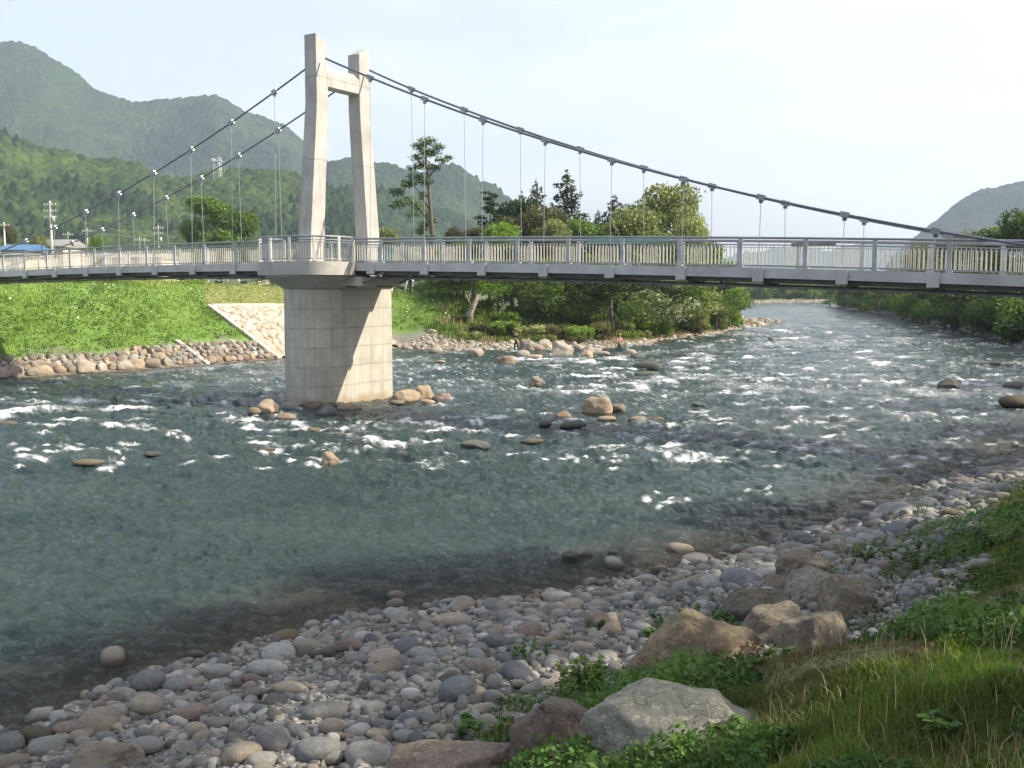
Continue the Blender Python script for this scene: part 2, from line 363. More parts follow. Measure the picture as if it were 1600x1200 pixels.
# ------------------------------------------------------------ river plan and ground height
# polygon of the water; each vertex: x, y, toe width, toe height, top width, top height, cover (0 near shingle, 1 embankment, 2 flood plain, 3 wooded bank)
RIV = [(-200, -70, 6, .6, 14, 4.1, 0), (-60, -8, 6, .6, 14, 4.1, 0), (-25, 3.5, 6, .6, 14, 4.1, 0), (-11.6, 8.6, 6.4, .6, 15, 4.1, 0), (-6.5, 11.8, 5.6, .6, 14, 4.1, 0), (-5.2, 13.75, 5.8, .6, 14, 4.1, 0),
       (-3.7, 15.6, 5.6, .62, 13, 4.1, 0), (-2.6, 16.9, 6.1, .62, 13, 4.1, 0), (-1.4, 17.0, 6.2, .6, 13, 4.1, 0), (1.2, 18.1, 6.0, .6, 13, 4.1, 0), (3.8, 20.0, 4.2, .6, 12, 4.1, 0), (7.2, 22.8, 2.7, .6, 11.5, 4.1, 0),
       (9.7, 25.4, 2.6, .6, 11, 4.2, 0), (13.0, 29.4, 2.8, .6, 12, 4.6, 0), (17.6, 34.8, 3.2, .6, 12, 5, 0), (27, 46, 4, .6, 12, 5, 3), (38, 62, 2.5, .5, 11, 5, 3), (44, 78, 2, .5, 10, 5, 3), (46, 91, 2, .5, 9, 5, 3),
       (56, 126, 2, .5, 9, 5, 3), (71, 188, 2, .5, 9, 5, 3), (87, 277, 3, .5, 12, 5, 3), (108, 318, 3, .5, 12, 4, 3), (140, 340, 3, .5, 14, 4, 3), (190, 350, 3, .5, 14, 4, 3),
       (190, 372, 5, .5, 20, .9, 2), (120, 360, 5, .5, 20, .9, 2), (90, 345, 12, .5, 26, .9, 2), (72, 328, 14, .5, 28, .9, 2), (56, 290, 8, .5, 20, 1.2, 2), (44, 225, 8, .4, 20, 2, 2), (37, 182, 6, .4, 16, 2, 2), (41.5, 161, 5, .35, 14, 1.8, 2),
       (36, 147, 5, .35, 14, 1.6, 2), (29.7, 136, 4, .4, 14, 1.8, 2), (21.5, 114.8, 4, .5, 14, 2, 2), (14.5, 104, 4, .5, 14, 2, 2), (12, 96, 4, .5, 14, 2, 2), (8.3, 92, 5, .5, 16, 2, 2), (3, 89.5, 6, .5, 16, 2.2, 2), (-2, 89, 7, .6, 17, 2.4, 2),
       (-6.5, 90, 5, .8, 14, 3, 2), (-10.0, 91.5, 3, 1.2, 12, 5.2, 1), (-12.5, 88.5, 2.6, 1.2, 12, 5.8, 1), (-17.8, 78.8, 2.5, 1.2, 12, 5.8, 1), (-23.9, 69.4, 2.5, 1.2, 12, 5.8, 1), (-28.2, 64.3, 2.5, 1.2, 12, 5.8, 1), (-30.7, 61.1, 2.5, 1.2, 12, 5.8, 1),
       (-40, 50, 2.5, 1.2, 12, 5.8, 1), (-60, 34, 2.5, 1.2, 12, 5.8, 1), (-110, 8, 2.5, 1.2, 12, 5.8, 1), (-200, -20, 2.5, 1.2, 12, 5.8, 1)]
RP = np.array(RIV, dtype=float)

def river_dist(x, y):
    """signed distance to the river polygon (positive on land) and smoothly blended attributes of the nearby banks"""
    x = np.asarray(x, float); y = np.asarray(y, float); sh = x.shape; x = x.ravel(); y = y.ravel()
    n = len(RP); ds = np.full((n, len(x)), 1e9, np.float32); ts = np.zeros((n, len(x)), np.float32); ins = np.zeros(len(x), bool)
    for i in range(n):
        a = RP[i]; b = RP[(i + 1) % n]; ex, ey = b[0] - a[0], b[1] - a[1]; L2 = ex * ex + ey * ey
        t = np.clip(((x - a[0]) * ex + (y - a[1]) * ey) / L2, 0, 1)
        ds[i] = np.hypot(x - a[0] - t * ex, y - a[1] - t * ey); ts[i] = t
        c = ((a[1] > y) != (b[1] > y)); xi = a[0] + (y - a[1]) / (b[1] - a[1] + 1e-12) * ex
        ins ^= c & (x < xi)
    best = ds.min(0); at = np.zeros((len(x), 5)); wt = np.zeros(len(x))
    for i in range(n):
        w = ((best + .3) / (ds[i] + .3)) ** 9; a = RP[i]; b = RP[(i + 1) % n]; t = ts[i][:, None]
        at += w[:, None] * (a[2:] * (1 - t) + b[2:] * t); wt += w
    at /= wt[:, None]
    s = np.where(ins, -best, best)
    return s.reshape(sh), at.reshape(sh + (5,))

def ground(x, y, full=False):
    x = np.asarray(x, float); y = np.asarray(y, float)
    wob = (fbm(x * 0.45, y * 0.45, 3, 3) - 0.5) * 0.9 * np.clip(np.hypot(x, y) / 40, 0.5, 2.2)
    s, at = river_dist(x, y); s0 = s; s = s + wob * (np.abs(at[..., 4] - 1) > .3) * 0.85
    w1, h1, w2, h2, cv = [at[..., k] for k in range(5)]
    z = np.where(s < 0, np.maximum(s * 0.26, -1.3), np.where(s < w1, h1 * s / w1, h1 + (h2 - h1) * np.clip((s - w1) / (w2 - w1), 0, 1)))
    far = np.clip((s - w2) / 120, 0, 1); z = z + far * np.where((s > w2) & (x < 25), np.clip(5.2 - h2, -1, 4), 0) * sst(25, 5, x) if 0 else z + far * sst(0, 30, 30 - x) * np.clip(5.2 - h2, -1, 4)
    lump = (fbm(x * 1.1, y * 1.1, 3, 21) - 0.5)
    z = z + np.where(s > w1 * .8, lump * 0.28, lump * 0.10) * (1 - 0.85 * (np.abs(cv - 1) < 0.3))
    if full: return z, s, at
    return z
def gz(x, y): return float(ground(np.array([x]), np.array([y]))[0])

# polar sheet around the viewpoint, finer where the view looks
def polar(th, rr):
    T, RR = np.meshgrid(th, rr); X = np.sin(T) * RR; Y = np.cos(T) * RR
    n, m = X.shape; idx = np.arange(n * m).reshape(n, m)
    q = np.stack([idx[:-1, :-1], idx[:-1, 1:], idx[1:, 1:], idx[1:, :-1]], -1).reshape(-1, 4)[:, ::-1]
    return X.ravel(), Y.ravel(), q
thf = np.linspace(RAD(-32), RAD(32), 420)
th_all = np.concatenate([np.linspace(RAD(-180), RAD(-32), 90)[:-1], thf, np.linspace(RAD(32), RAD(180), 90)[1:]])
rr = np.concatenate([[0.0], np.geomspace(0.6, 9000, 640)])
X, Y, Q = polar(th_all, rr)
Z, S, AT = ground(X, Y, True)
Z = np.where(np.hypot(X, Y) > 2500, -2.0 + 0 * Z, Z)
# cover weights: R shingle, G grass, B dry/yellow
nz = fbm(X * 0.5, Y * 0.5, 4, 5); nf = fbm(X * 2.3, Y * 2.3, 3, 6)
w1 = AT[:, 0]; cv = AT[:, 4]
edge = S - w1 + (nz - 0.5) * 2.2 + (nf - .5) * .8
shing = 1 - sst(-0.5, 0.5, edge)
dry = np.where(cv < 0.5, sst(0.44, 0.60, fbm(X * 0.8, Y * 0.35, 4, 8)) * 0.22, 0)
dry = np.where((cv > 1.2) & (cv < 2.5), sst(0.4, 0.6, fbm(X * .3, Y * .3, 3, 9)) * (1 - sst(4, 16, S)) * .9 + .1, dry)
dry = np.where(np.abs(cv - 1) < 0.2, np.where((S > 7.9) & (X > -.30 * Y) & (X < -.13 * Y), 0.75, 0.0), dry)
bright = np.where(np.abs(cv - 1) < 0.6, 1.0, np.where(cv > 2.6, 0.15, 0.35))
gcol = np.stack([shing, bright, dry], 1)
m, t, b = newmat('ground_cover'); a = attr(t, 'cover'); sp = t.nodes.new('ShaderNodeSeparateColor'); t.links.new(a.outputs['Color'], sp.inputs[0])
v = coords(t); n1 = noise(t, v, 0.7, 8, 0.7); n2 = noise(t, v, 6, 5, 0.7)
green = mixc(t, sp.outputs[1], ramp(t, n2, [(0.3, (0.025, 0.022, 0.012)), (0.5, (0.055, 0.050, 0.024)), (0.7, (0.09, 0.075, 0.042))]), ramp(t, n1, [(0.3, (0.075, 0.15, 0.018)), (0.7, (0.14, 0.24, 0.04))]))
dryc = ramp(t, n2, [(0.3, (0.13, 0.12, 0.05)), (0.7, (0.25, 0.22, 0.09))])
g = mixc(t, sp.outputs[2], green, dryc)
vo = N(t, 'ShaderNodeTexVoronoi'); vo.inputs['Scale'].default_value = 16; t.links.new(v, vo.inputs['Vector'])
st = ramp(t, vo.outputs['Color'], [(0.0, (0.13, 0.125, 0.11)), (0.5, (0.24, 0.23, 0.20)), (1.0, (0.38, 0.36, 0.33))])
st = mixc(t, ramp(t, vo.outputs['Distance'], [(0.3, (0,) * 3), (0.75, (0.8,) * 3)]), st, (0.06, 0.055, 0.045))
st = mixc(t, ramp(t, n1, [(0.45, (0,) * 3), (0.7, (.5,) * 3)]), st, (0.14, 0.12, 0.08))
g = mixc(t, sp.outputs[0], g, st)
sz = t.nodes.new('ShaderNodeSeparateXYZ'); gg = t.nodes.new('ShaderNodeNewGeometry'); t.links.new(gg.outputs['Position'], sz.inputs[0])
ad = N(t, 'ShaderNodeMath', operation='ADD'); t.links.new(sz.outputs[2], ad.inputs[0]); ad.inputs[1].default_value = 0.4
wet = ramp(t, ad.outputs[0], [(0.0, (1,) * 3), (0.38, (0.9,) * 3), (0.5, (0,) * 3)])
g = mixc(t, wet, g, mixc(t, 1.0, g, (0.62, 0.56, 0.42), 'MULTIPLY'))
t.links.new(g, b.inputs['Base Color']); b.inputs['Roughness'].default_value = 0.9
bump(t, n2, 0.6, 0.05, b)
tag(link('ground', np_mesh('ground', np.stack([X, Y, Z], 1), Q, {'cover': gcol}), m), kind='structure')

# ------------------------------------------------------------ water
thw = np.concatenate([np.linspace(RAD(-75), RAD(-31), 60)[:-1], np.linspace(RAD(-31), RAD(31), 620), np.linspace(RAD(31), RAD(60), 40)[1:]])
rw = np.geomspace(7.0, 420, 640)
X, Y, Q = polar(thw, rw)
Zb, S, AT = ground(X, Y, True)
PX, PY = project(X, Y, np.zeros_like(X))
# rapids: streaks of broken water surveyed from the photograph (x, y, half width, half height, strength)
ST = [(90, 640, 110, 12, 1), (130, 658, 90, 7, .9), (20, 632, 60, 5, .9), (215, 672, 60, 6, .8), (55, 720, 45, 10, 1), (175, 722, 22, 11, 1), (65, 700, 40, 6, .7), (150, 702, 60, 6, .8), (200, 705, 35, 5, .8), (275, 680, 24, 6, .9),
      (330, 630, 40, 4, .8), (0, 690, 40, 8, .6), (120, 693, 25, 4, .7), (430, 700, 38, 8, 1), (360, 660, 40, 8, .9), (440, 662, 70, 9, .9), (420, 687, 40, 5, .6), (530, 668, 60, 7, .9), (560, 690, 60, 8, .9), (520, 702, 40, 8, .8), (560, 675, 30, 10, .9),
      (600, 665, 40, 5, .8), (650, 692, 40, 7, .9), (690, 728, 34, 7, .9), (730, 652, 70, 11, 1.05), (690, 665, 70, 9, .95), (800, 660, 40, 5, .6), (830, 715, 30, 6, .9), (900, 718, 24, 7, .9), (960, 718, 20, 6, .9), (940, 690, 30, 8, .8),
      (1010, 705, 50, 9, 1), (1120, 725, 60, 8, .9), (1050, 712, 40, 6, .8), (1040, 672, 40, 6, .8), (1060, 786, 34, 9, 1), (1010, 778, 24, 6, .8), (1180, 770, 24, 7, .9), (900, 608, 30, 6, .9), (950, 610, 60, 5, .8), (950, 583, 60, 6, .9), (1010, 595, 60, 5, .8),
      (830, 607, 30, 3, .8), (930, 562, 60, 4, .9), (870, 566, 60, 4, .9), (700, 573, 40, 3, .8), (650, 560, 30, 3, .6), (640, 590, 40, 4, .7), (700, 600, 30, 3, .5), (1080, 570, 50, 5, .8), (1120, 560, 60, 5, .8), (1060, 590, 50, 5, .8), (1190, 640, 60, 7, .7),
      (1290, 655, 60, 6, .8), (1310, 690, 60, 8, .9), (1230, 615, 70, 5, .6), (1390, 600, 50, 5, .8), (1350, 625, 60, 5, .7), (1250, 700, 50, 6, .7), (1480, 655, 60, 5, .6), (1470, 715, 40, 6, .8), (1180, 590, 60, 4, .6), (1280, 570, 60, 3, .5), (1220, 545, 60, 3, .5),
      (1400, 640, 60, 5, .6), (1520, 690, 50, 5, .6), (320, 600, 40, 3, .4), (150, 605, 60, 3, .3), (520, 722, 36, 5, .9), (1110, 690, 60, 6, .7), (1180, 668, 50, 5, .6), (1520, 620, 60, 4, .5), (1330, 540, 60, 3, .4)]
_r = random.Random(3); _c = []
for (cx, cy, hw, hh, st_) in ST:
    _c.append((cx, cy, hw * .8, hh * .6, st_ * .55))
    for _ in range(6):
        _c.append((cx + _r.uniform(-1, 1) * hw, cy + _r.uniform(-1.2, 1.4) * hh, hw * _r.uniform(.18, .5), max(2.0, hh * _r.uniform(.18, .42)), st_ * _r.uniform(.7, 1.1)))
for _ in range(150):                              # small loose whitecaps between the streaks
    cx = _r.uniform(0, 1600); cy = _r.uniform(560, 735)
    if cx > 560 or cy > 600: _c.append((cx, cy, _r.uniform(8, 26), _r.uniform(1.5, 3.2), _r.uniform(.5, .9)))
for _ in range(170):
    cx = _r.uniform(950, 1600); cy = _r.uniform(500, 720); _c.append((cx, cy, _r.uniform(8, 30), _r.uniform(1.2, 2.6), _r.uniform(.5, .9)))
foam = np.zeros_like(X); chop = np.zeros_like(X)
ok = (Y > 5)
for (cx, cy, hw, hh, st_) in _c:
    dx = (PX - cx) / hw; dy = (PY - cy) / hh
    e = np.where(ok, np.exp(-(dx * dx + dy * dy) * 0.9), 0); foam = np.maximum(foam, e * st_)
    if hh > 2.5: chop = np.maximum(chop, np.where(ok, np.exp(-((dx / 2) ** 2 + (dy / 3.5) ** 2)), 0) * .8)
rap = np.where(ok, sst(330, 620, Y * 0 + PY * 0 + 0) + 0, 0)
zone = sst(26, 33, Y + 0.16 * np.abs(X)) * (1 - 0.45 * sst(90, 200, Y))          # broken water upstream of the pool
zone = np.maximum(zone, chop)
# the flow runs towards the lower left; crests lie across it
fx, fy = np.array([-0.45, -0.89]), np.array([0.89, -0.45])
U = X * fx[0] + Y * fx[1]; V = X * fy[0] + Y * fy[1]
wx = fbm(X * .25, Y * .25, 3, 31) * 5
def ridged(a, b_, s): return 1 - np.abs(2 * fbm(a, b_, 3, s) - 1)
far_f = np.clip(Y / 60, .8, 3)
bl = sst(62, 95, Y); bl2 = sst(130, 190, Y)
def two(fn):                                     # coarser pattern far away, blended, never scaled with the distance itself
    a = fn(1.0, 0); return a * (1 - bl) + fn(.5, 7) * bl * (1 - bl2) + fn(.27, 13) * bl * bl2
r1 = two(lambda q, e: ridged((U + wx) * 0.85 * q, V * 0.42 * q, 41 + e)); r2 = two(lambda q, e: ridged((U - wx) * 1.9 * q, (V + wx) * 1.0 * q, 51 + e))
r3 = fbm(U * 4.2, V * 2.6, 3, 61); r4 = ridged(U * 3.1 + wx * 2, V * 1.7 - wx, 65)
Zw = zone * ((r1 ** 3 - .4) * 0.17 + (r2 ** 2 - .4) * 0.11) * np.clip(far_f, 1, 1.8) + (r3 - .5) * (0.05 + 0.06 * zone) + (r4 ** 2 - .4) * (.022 + .05 * zone)
Zw += (1 - zone) * ((fbm(U * .8, V * .5, 3, 71) - .5) * 0.13 + (ridged(U * 1.6 + wx, V * 1.0, 75) ** 2 - .5) * .12 + (ridged(U * 3.4 - wx, V * 2.2, 78) ** 2 - .5) * .06 + (ridged(X * 2.4 + wx, Y * 5.5, 79) ** 2 - .5) * .03)
shal = sst(-3.5, -0.1, S)
Zw = Zw * (1 - 0.8 * sst(-1.5, 0, S)) + foam * 0.07 - 0.02
tex = two(lambda q, e: fbm(U * 3.0 * q, V * 1.2 * q, 4, 81 + e)); tex2 = two(lambda q, e: ridged(U * 6 * q + wx, V * 1.5 * q, 91 + e)); tex3 = fbm(U * 13, V * 7, 3, 97)
crest = sst(0.70, 0.92, r1 * .55 + r2 * .45)
fo = np.clip((foam - .25) * 1.6, 0, 1) * sst(.34, .86, foam * .30 + tex * .40 + tex2 * .42 + (tex3 - .5) * .55 - .06)
wide = sst(38, 60, Y + 0.35 * X) * (1 - .4 * sst(160, 250, Y))
fo2 = crest * sst(0.48, 0.64, tex) * zone * (0.3 + 0.7 * wide) * (.35 + .65 * sst(.4, .6, tex3))
aer = np.clip((foam - .12) * 1.1, 0, 1) * (.25 + .5 * tex2 * tex * 2) + .36 * wide * sst(.45, .75, two(lambda q, e: fbm(U * .5 * q + wx, V * .22 * q, 3, 111 + e)))
fo = np.clip(np.maximum(np.maximum(fo * 1.45, fo2 * .7), aer * .72), 0, 1) * (1 - sst(-.6, 0, S) * .7)
keep = S < 1.6
kf = keep[Q].any(1); Q = Q[kf]
used = np.unique(Q); mp_ = np.full(len(X), -1); mp_[used] = np.arange(len(used)); Q = mp_[Q]
m, t, b = newmat('river_water')
v = coords(t); fa = attr(t, 'foam'); sa = attr(t, 'shallow')
big = noise(t, coords(t, (0.12, 0.3, 1)), 1.0, 3)
deep = ramp(t, big, [(0.3, (0.015, 0.036, 0.036)), (0.7, (0.036, 0.062, 0.056))])
body = mixc(t, sa.outputs['Fac'], deep, (0.060, 0.058, 0.044))
fb = noise(t, v, 9, 4, 0.8)
fm = N(t, 'ShaderNodeMath', operation='MULTIPLY_ADD'); t.links.new(fb, fm.inputs[0]); fm.inputs[1].default_value = 0.9; fm.inputs[2].default_value = -0.45
fs = N(t, 'ShaderNodeMath', operation='ADD'); t.links.new(fm.outputs[0], fs.inputs[0]); t.links.new(fa.outputs['Fac'], fs.inputs[1])
fmask = ramp(t, fs.outputs[0], [(0.12, (0,) * 3), (0.5, (.38,) * 3), (0.95, (1,) * 3)])
col = mixc(t, fmask, body, (0.78, 0.80, 0.80)); t.links.new(col, b.inputs['Base Color'])
mr = N(t, 'ShaderNodeMapRange'); t.links.new(fmask, mr.inputs[0]); mr.inputs['To Min'].default_value = 0.09; mr.inputs['To Max'].default_value = 0.65; t.links.new(mr.outputs[0], b.inputs['Roughness'])
b.inputs['IOR'].default_value = 1.33
al = N(t, 'ShaderNodeMapRange'); t.links.new(sa.outputs['Fac'], al.inputs[0]); al.inputs['From Min'].default_value = 0.25; al.inputs['To Min'].default_value = 1.0; al.inputs['To Max'].default_value = 0.62
am = N(t, 'ShaderNodeMath', operation='MAXIMUM'); t.links.new(al.outputs[0], am.inputs[0]); t.links.new(fmask, am.inputs[1]); t.links.new(am.outputs[0], b.inputs['Alpha'])
w1n = noise(t, coords(t, (1.0, 2.0, 1)), 2.4, 8, 0.68)
bump(t, w1n, 0.9, 0.24, b)
V3 = np.stack([X, Y, Zw], 1)[used]
tag(link('river_water', np_mesh('river_water', V3, Q, {'foam': fo[used], 'shallow': shal[used]}), m), kind='structure')

# ------------------------------------------------------------ suspension footbridge
TW = Vector((-8.85, 48.52, 0))
aR = Vector((.858, -.514, 0)).normalized(); aL = Vector((.8237, -.567, 0)).normalized()
def adir(s):
    t_ = max(0, min(1, (s + 3) / 6)); return (aL * (1 - t_) + aR * t_).normalized()
def BP(s, c, z):
    a_ = adir(s); n_ = Vector((-a_.y, a_.x, 0)); p = TW + (aR if s >= 0 else aL) * s + n_ * c; p.z = z; return p
def dz(s):                                     # deck surface level along the bridge
    return 6.62 - 0.0000 * s - 0.00055 * (s + 8) ** 2 + (0.0024 * max(0, -s - 8) if s < -8 else 0) + 0.0
def cz(s): return (0.00452 * s * s - 0.4466 * s + 16.10) if s > 0 else (0.00384 * s * s + 0.405 * s + 16.03)
S0, S1, WD = -48.0, 43.0, 3.1
br = empty('suspension_footbridge', (TW.x, TW.y, 0))
tag(br, 'concrete suspension footbridge with an H-shaped tower and steel railings crossing the river', 'footbridge')
bpy.context.view_layer.update()
def bpart(mb_or_me, name, mat, parent=br, bevel=0):
    me = mb_or_me.mesh() if isinstance(mb_or_me, MB) else mb_or_me
    o = link(name, me, mat, parent); o.matrix_parent_inverse = Matrix.Translation((-TW.x, -TW.y, 0))
    if bevel:
        bb = o.modifiers.new('bevel', 'BEVEL'); bb.width = bevel; bb.segments = 2; bb.limit_method = 'ANGLE'; bb.angle_limit = RAD(40)
    return o
def sub(mb, name, mat, parent):                # sub-part in world coordinates
    return link(name, mb.mesh(), mat, parent)
def strip(mb, s0, s1, n, prof):                # sweep a cross-section (c, dz) along the bridge
    k = len(prof); base = len(mb.v)
    for i in range(n + 1):
        s = s0 + (s1 - s0) * i / n
        for c, h_ in prof: mb.v.append(tuple(BP(s, c, dz(s) + h_)))
    for i in range(n):
        for j in range(k):
            a_ = base + i * k + j; b_ = base + i * k + (j + 1) % k
            mb.f.append([a_, a_ + k, b_ + k, b_]); mb.sm.append(False)
    mb.f.append([base + j for j in range(k)]); mb.sm.append(False)
    mb.f.append([base + n * k + j for j in range(k)][::-1]); mb.sm.append(False)
mb = MB(); strip(mb, S0, S1, 60, [(-0.02, 0), (WD + .02, 0), (WD + .02, -.2), (-0.02, -.2)]); bpart(mb, 'deck', M['deckc'])
for c0, c1 in ((-.10, -.024), (WD + .024, WD + .10)):
    mb = MB(); strip(mb, S0, S1, 60, [(c0, .03), (c1, .03), (c1, -.34), (c0, -.34)]); bpart(mb, 'edge_beam', M['fascia'])
for c0 in (.35, WD - .55):
    mb = MB(); strip(mb, S0, S1, 60, [(c0, -.204), (c0 + .2, -.204), (c0 + .2, -.52), (c0, -.52)]); bpart(mb, 'girder', M['dark'])
mb = MB(); strip(mb, S0, S1, 60, [(1.45, -.56), (1.65, -.56), (1.65, -.71), (1.45, -.71)]); strip(mb, S0, S1, 60, [(.30, -.63), (.38, -.63), (.38, -.70), (.30, -.70)])
bpart(mb, 'lower_chord', M['dark'])
hs = [(2.89 + 3.0 * j) for j in range(12)] + [(-3.1 - 3.15 * j) for j in range(12)]
def bbox(mb, s, c, z, ls, lc, lz):             # box aligned with the bridge
    a_ = adir(s); ang = math.atan2(a_.y, a_.x)
    mb.box(BP(s, c, z), (ls, lc, lz), Matrix.Rotation(ang, 3, 'Z'))
for s in hs:
    mb = MB(); bbox(mb, s, WD / 2, dz(s) - .40, .22, WD + .0, .16); bbox(mb, s, WD / 2, dz(s) - .56, .14, WD * .5, .16)
    bpart(mb, 'floor_beam', M['dark'])
    for c in (-.145, WD + .145):
        mb = MB(); bbox(mb, s, c, dz(s) - .225, .40, .085, .51); bpart(mb, 'hanger_bracket', M['fascia'])
    s2 = s + 1.5
    mb = MB(); bbox(mb, s2, .34, dz(s2) - .69, .3, .2, .14); bpart(mb, 'chord_joint', M['dark'])
# main cables, clamps and hangers
for c in (0.0, WD):
    mb = MB(); mb.tube([BP(s, c, cz(s)) for s in np.linspace(.3, 37, 70)], .048, 8); 
    cr = bpart(mb, 'main_cable', M['cable'])
    mb = MB(); mb.tube([BP(s, c, cz(s)) for s in np.linspace(-.3, -36, 70)], .043, 8)
    cl = bpart(mb, 'main_cable', M['cable'])
    for s in hs:
        if cz(s) < dz(s) + .4 or abs(s) > 34: continue
        par = cr if s > 0 else cl
        ds = 1.0 if s > 0 else -1.0
        sl = (cz(s + .1) - cz(s - .1)) / .2
        a_ = adir(s); rot = Matrix.Rotation(math.atan2(a_.y, a_.x), 3, 'Z') @ Matrix.Rotation(-math.atan(sl), 3, 'Y')
        mb = MB(); p = BP(s, c, cz(s)); mb.box(p, (.30, .17, .20), rot); mb.box(p - Vector((0, 0, .13)), (.14, .08, .16))
        for e in (-.1, .1): mb.tube([p + rot @ Vector((e, -.12, .05)), p + rot @ Vector((e, .12, .05))], .022, 6)
        o = sub(mb, 'cable_clamp', M['clamp'], par)
        mb = MB(); mb.tube([BP(s, c - (.145 if c == 0 else -.145) * 0.9, dz(s) - .25), BP(s, c, cz(s) - .2)], .0135, 6, cap=False)
        bpart(mb, 'hanger', M['hang'])
# tower: two splayed legs with slanted tops and a cross beam
tn = Vector((-adir(0).y, adir(0).x, 0)); ta = adir(0)
def TP(a_, c, z): p = TW + ta * (a_ - .30) + tn * c; p.z = z; return p
def leg(c_top, out):
    P = []
    secs = [(5.9, c_top + out * .66, .96, .80), (14.0, c_top, .76, .74), (16.62, c_top, .76, .72)]
    for z, c, wc, wa in secs:
        for sa, sc in ((-1, -1), (1, -1), (1, 1), (-1, 1)):
            zz = z
            if z > 16: zz = 17.08 if sc * out > 0 else 16.70
            P.append(TP(sa * wa / 2, c + sc * wc / 2, zz))
    fc = [(3, 2, 1, 0)]
    for k in (0, 4): fc += [(k, k + 1, k + 5, k + 4), (k + 1, k + 2, k + 6, k + 5), (k + 2, k + 3, k + 7, k + 6), (k + 3, k, k + 4, k + 7)]
    fc.append((8, 9, 10, 11)); m_ = MB(); m_.poly(P, fc); return m_
bpart(leg(0.02, -1), 'tower_leg', M['conc'], bevel=.025); bpart(leg(3.0, 1), 'tower_leg', M['conc'], bevel=.025)
mb = MB(); c0, c1 = .402, 2.618
prof = [(-.36, 14.78), (.364, 14.78), (.364, 15.42), (.10, 15.72), (-.10, 15.72), (-.36, 15.42)]
P = [TP(a_, c0, z) for a_, z in prof] + [TP(a_, c1, z) for a_, z in prof]
mb.poly(P, [tuple(range(6)), tuple(range(11, 5, -1))] + [(i, i + 6, (i + 1) % 6 + 6, (i + 1) % 6) for i in range(6)]); bpart(mb, 'cross_beam', M['conc'], bevel=.02)
# pier: long plan with rounded noses, flared head, rounded platform
def stadium(R_, cn, cf, n=20, a0=0.0):
    pts = []
    for i in range(n + 1):
        t_ = math.pi + math.pi * i / n; pts.append((a0 + R_ * math.cos(t_), cn + R_ * math.sin(t_)))
    for i in range(n + 1):
        t_ = math.pi * i / n; pts.append((a0 + R_ * math.cos(t_), cf + R_ * math.sin(t_)))
    return pts
def loft(secs):
    m_ = MB(); n = len(secs[0][0]); 
    for pts, z in secs:
        for (a_, c) in pts: m_.v.append(tuple(TP(a_, c, z)))
    for i in range(len(secs) - 1):
        for j in range(n): m_.f.append([i * n + j, i * n + (j + 1) % n, (i + 1) * n + (j + 1) % n, (i + 1) * n + j]); m_.sm.append(True)
    m_.f.append(list(range(n))[::-1]); m_.sm.append(False); e = (len(secs) - 1) * n; m_.f.append([e + j for j in range(n)]); m_.sm.append(False)
    return m_
def pier_pts(R_=1.27, cn=-.55, cf=3.75):
    # rounded upstream nose, flat sides, square downstream end
    pts = []
    for i in range(25):
        t_ = math.pi + math.pi * i / 24; pts.append((R_ * math.cos(t_), cn + R_ * math.sin(t_)))
    pts += [(R_, cf), (R_ - .06, cf + .06), (-R_ + .06, cf + .06), (-R_, cf)]
    return pts
pm = loft([(pier_pts(1.30), -1.6), (pier_pts(1.27), 5.40)])
po = bpart(pm, 'pier', M['pier']); e_ = po.modifiers.new('edge', 'EDGE_SPLIT'); e_.split_angle = RAD(35)
head = []
for k_ in np.linspace(0, 1, 9):
    R1 = 1.30 + (2.22 - 1.30) * k_ ; cn = -.55 - .0 * k_
    pts = []
    for i in range(25):
        t_ = math.pi + math.pi * i / 24; pts.append((R1 * math.cos(t_), cn + R1 * math.sin(t_) * (1 + .0 * k_)))
    fe = 3.75 + .5 * k_
    pts += [(1.30 + .5 * k_, .9), (1.30 + .3 * k_, fe), (-1.30 - .3 * k_, fe), (-1.30 - .5 * k_, .9)]
    head.append((pts, 5.404 + .60 * k_))
bpart(loft(head), 'pier_head', M['deckc'])
def plat_pts(R_, cn, ce):
    pts = []
    for i in range(33):
        t_ = math.pi + math.pi * i / 32
        ca, sa = math.cos(t_), math.sin(t_); ex = .72
        pts.append((R_ * abs(ca) ** ex * (1 if ca > 0 else -1), cn + R_ * .92 * abs(sa) ** ex * -1))
    pts += [(R_, ce), (-R_, ce)]
    return pts
pl = loft([(plat_pts(2.24, -.50, -.15), 6.008), (plat_pts(2.34, -.50, -.15), 6.03), (plat_pts(2.34, -.50, -.15), 6.63)])
o = bpart(pl, 'viewing_platform', M['deckc']); e_ = o.modifiers.new('edge', 'EDGE_SPLIT'); e_.split_angle = RAD(35)
# inspection bracket under the deck beside the pier
mb = MB()
mb.tube([TP(1.35, .3, 5.52), TP(2.1, .1, 5.50), TP(3.9, .0, 6.12)], .055, 8); mb.tube([TP(2.1, .1, 5.5), TP(2.1, .1, 6.2)], .05, 8)
mb.tube([TP(1.35, 2.6, 5.52), TP(2.1, 2.7, 5.50), TP(3.9, 2.8, 6.12)], .055, 8); bpart(mb, 'support_strut', M['dark'])
mb = MB(); mb.box(TP(2.0, 1.5, 5.75), (1.3, 3.2, .42), Matrix.Rotation(math.atan2(ta.y, ta.x), 3, 'Z')); bpart(mb, 'bearing_block', M['trim'])
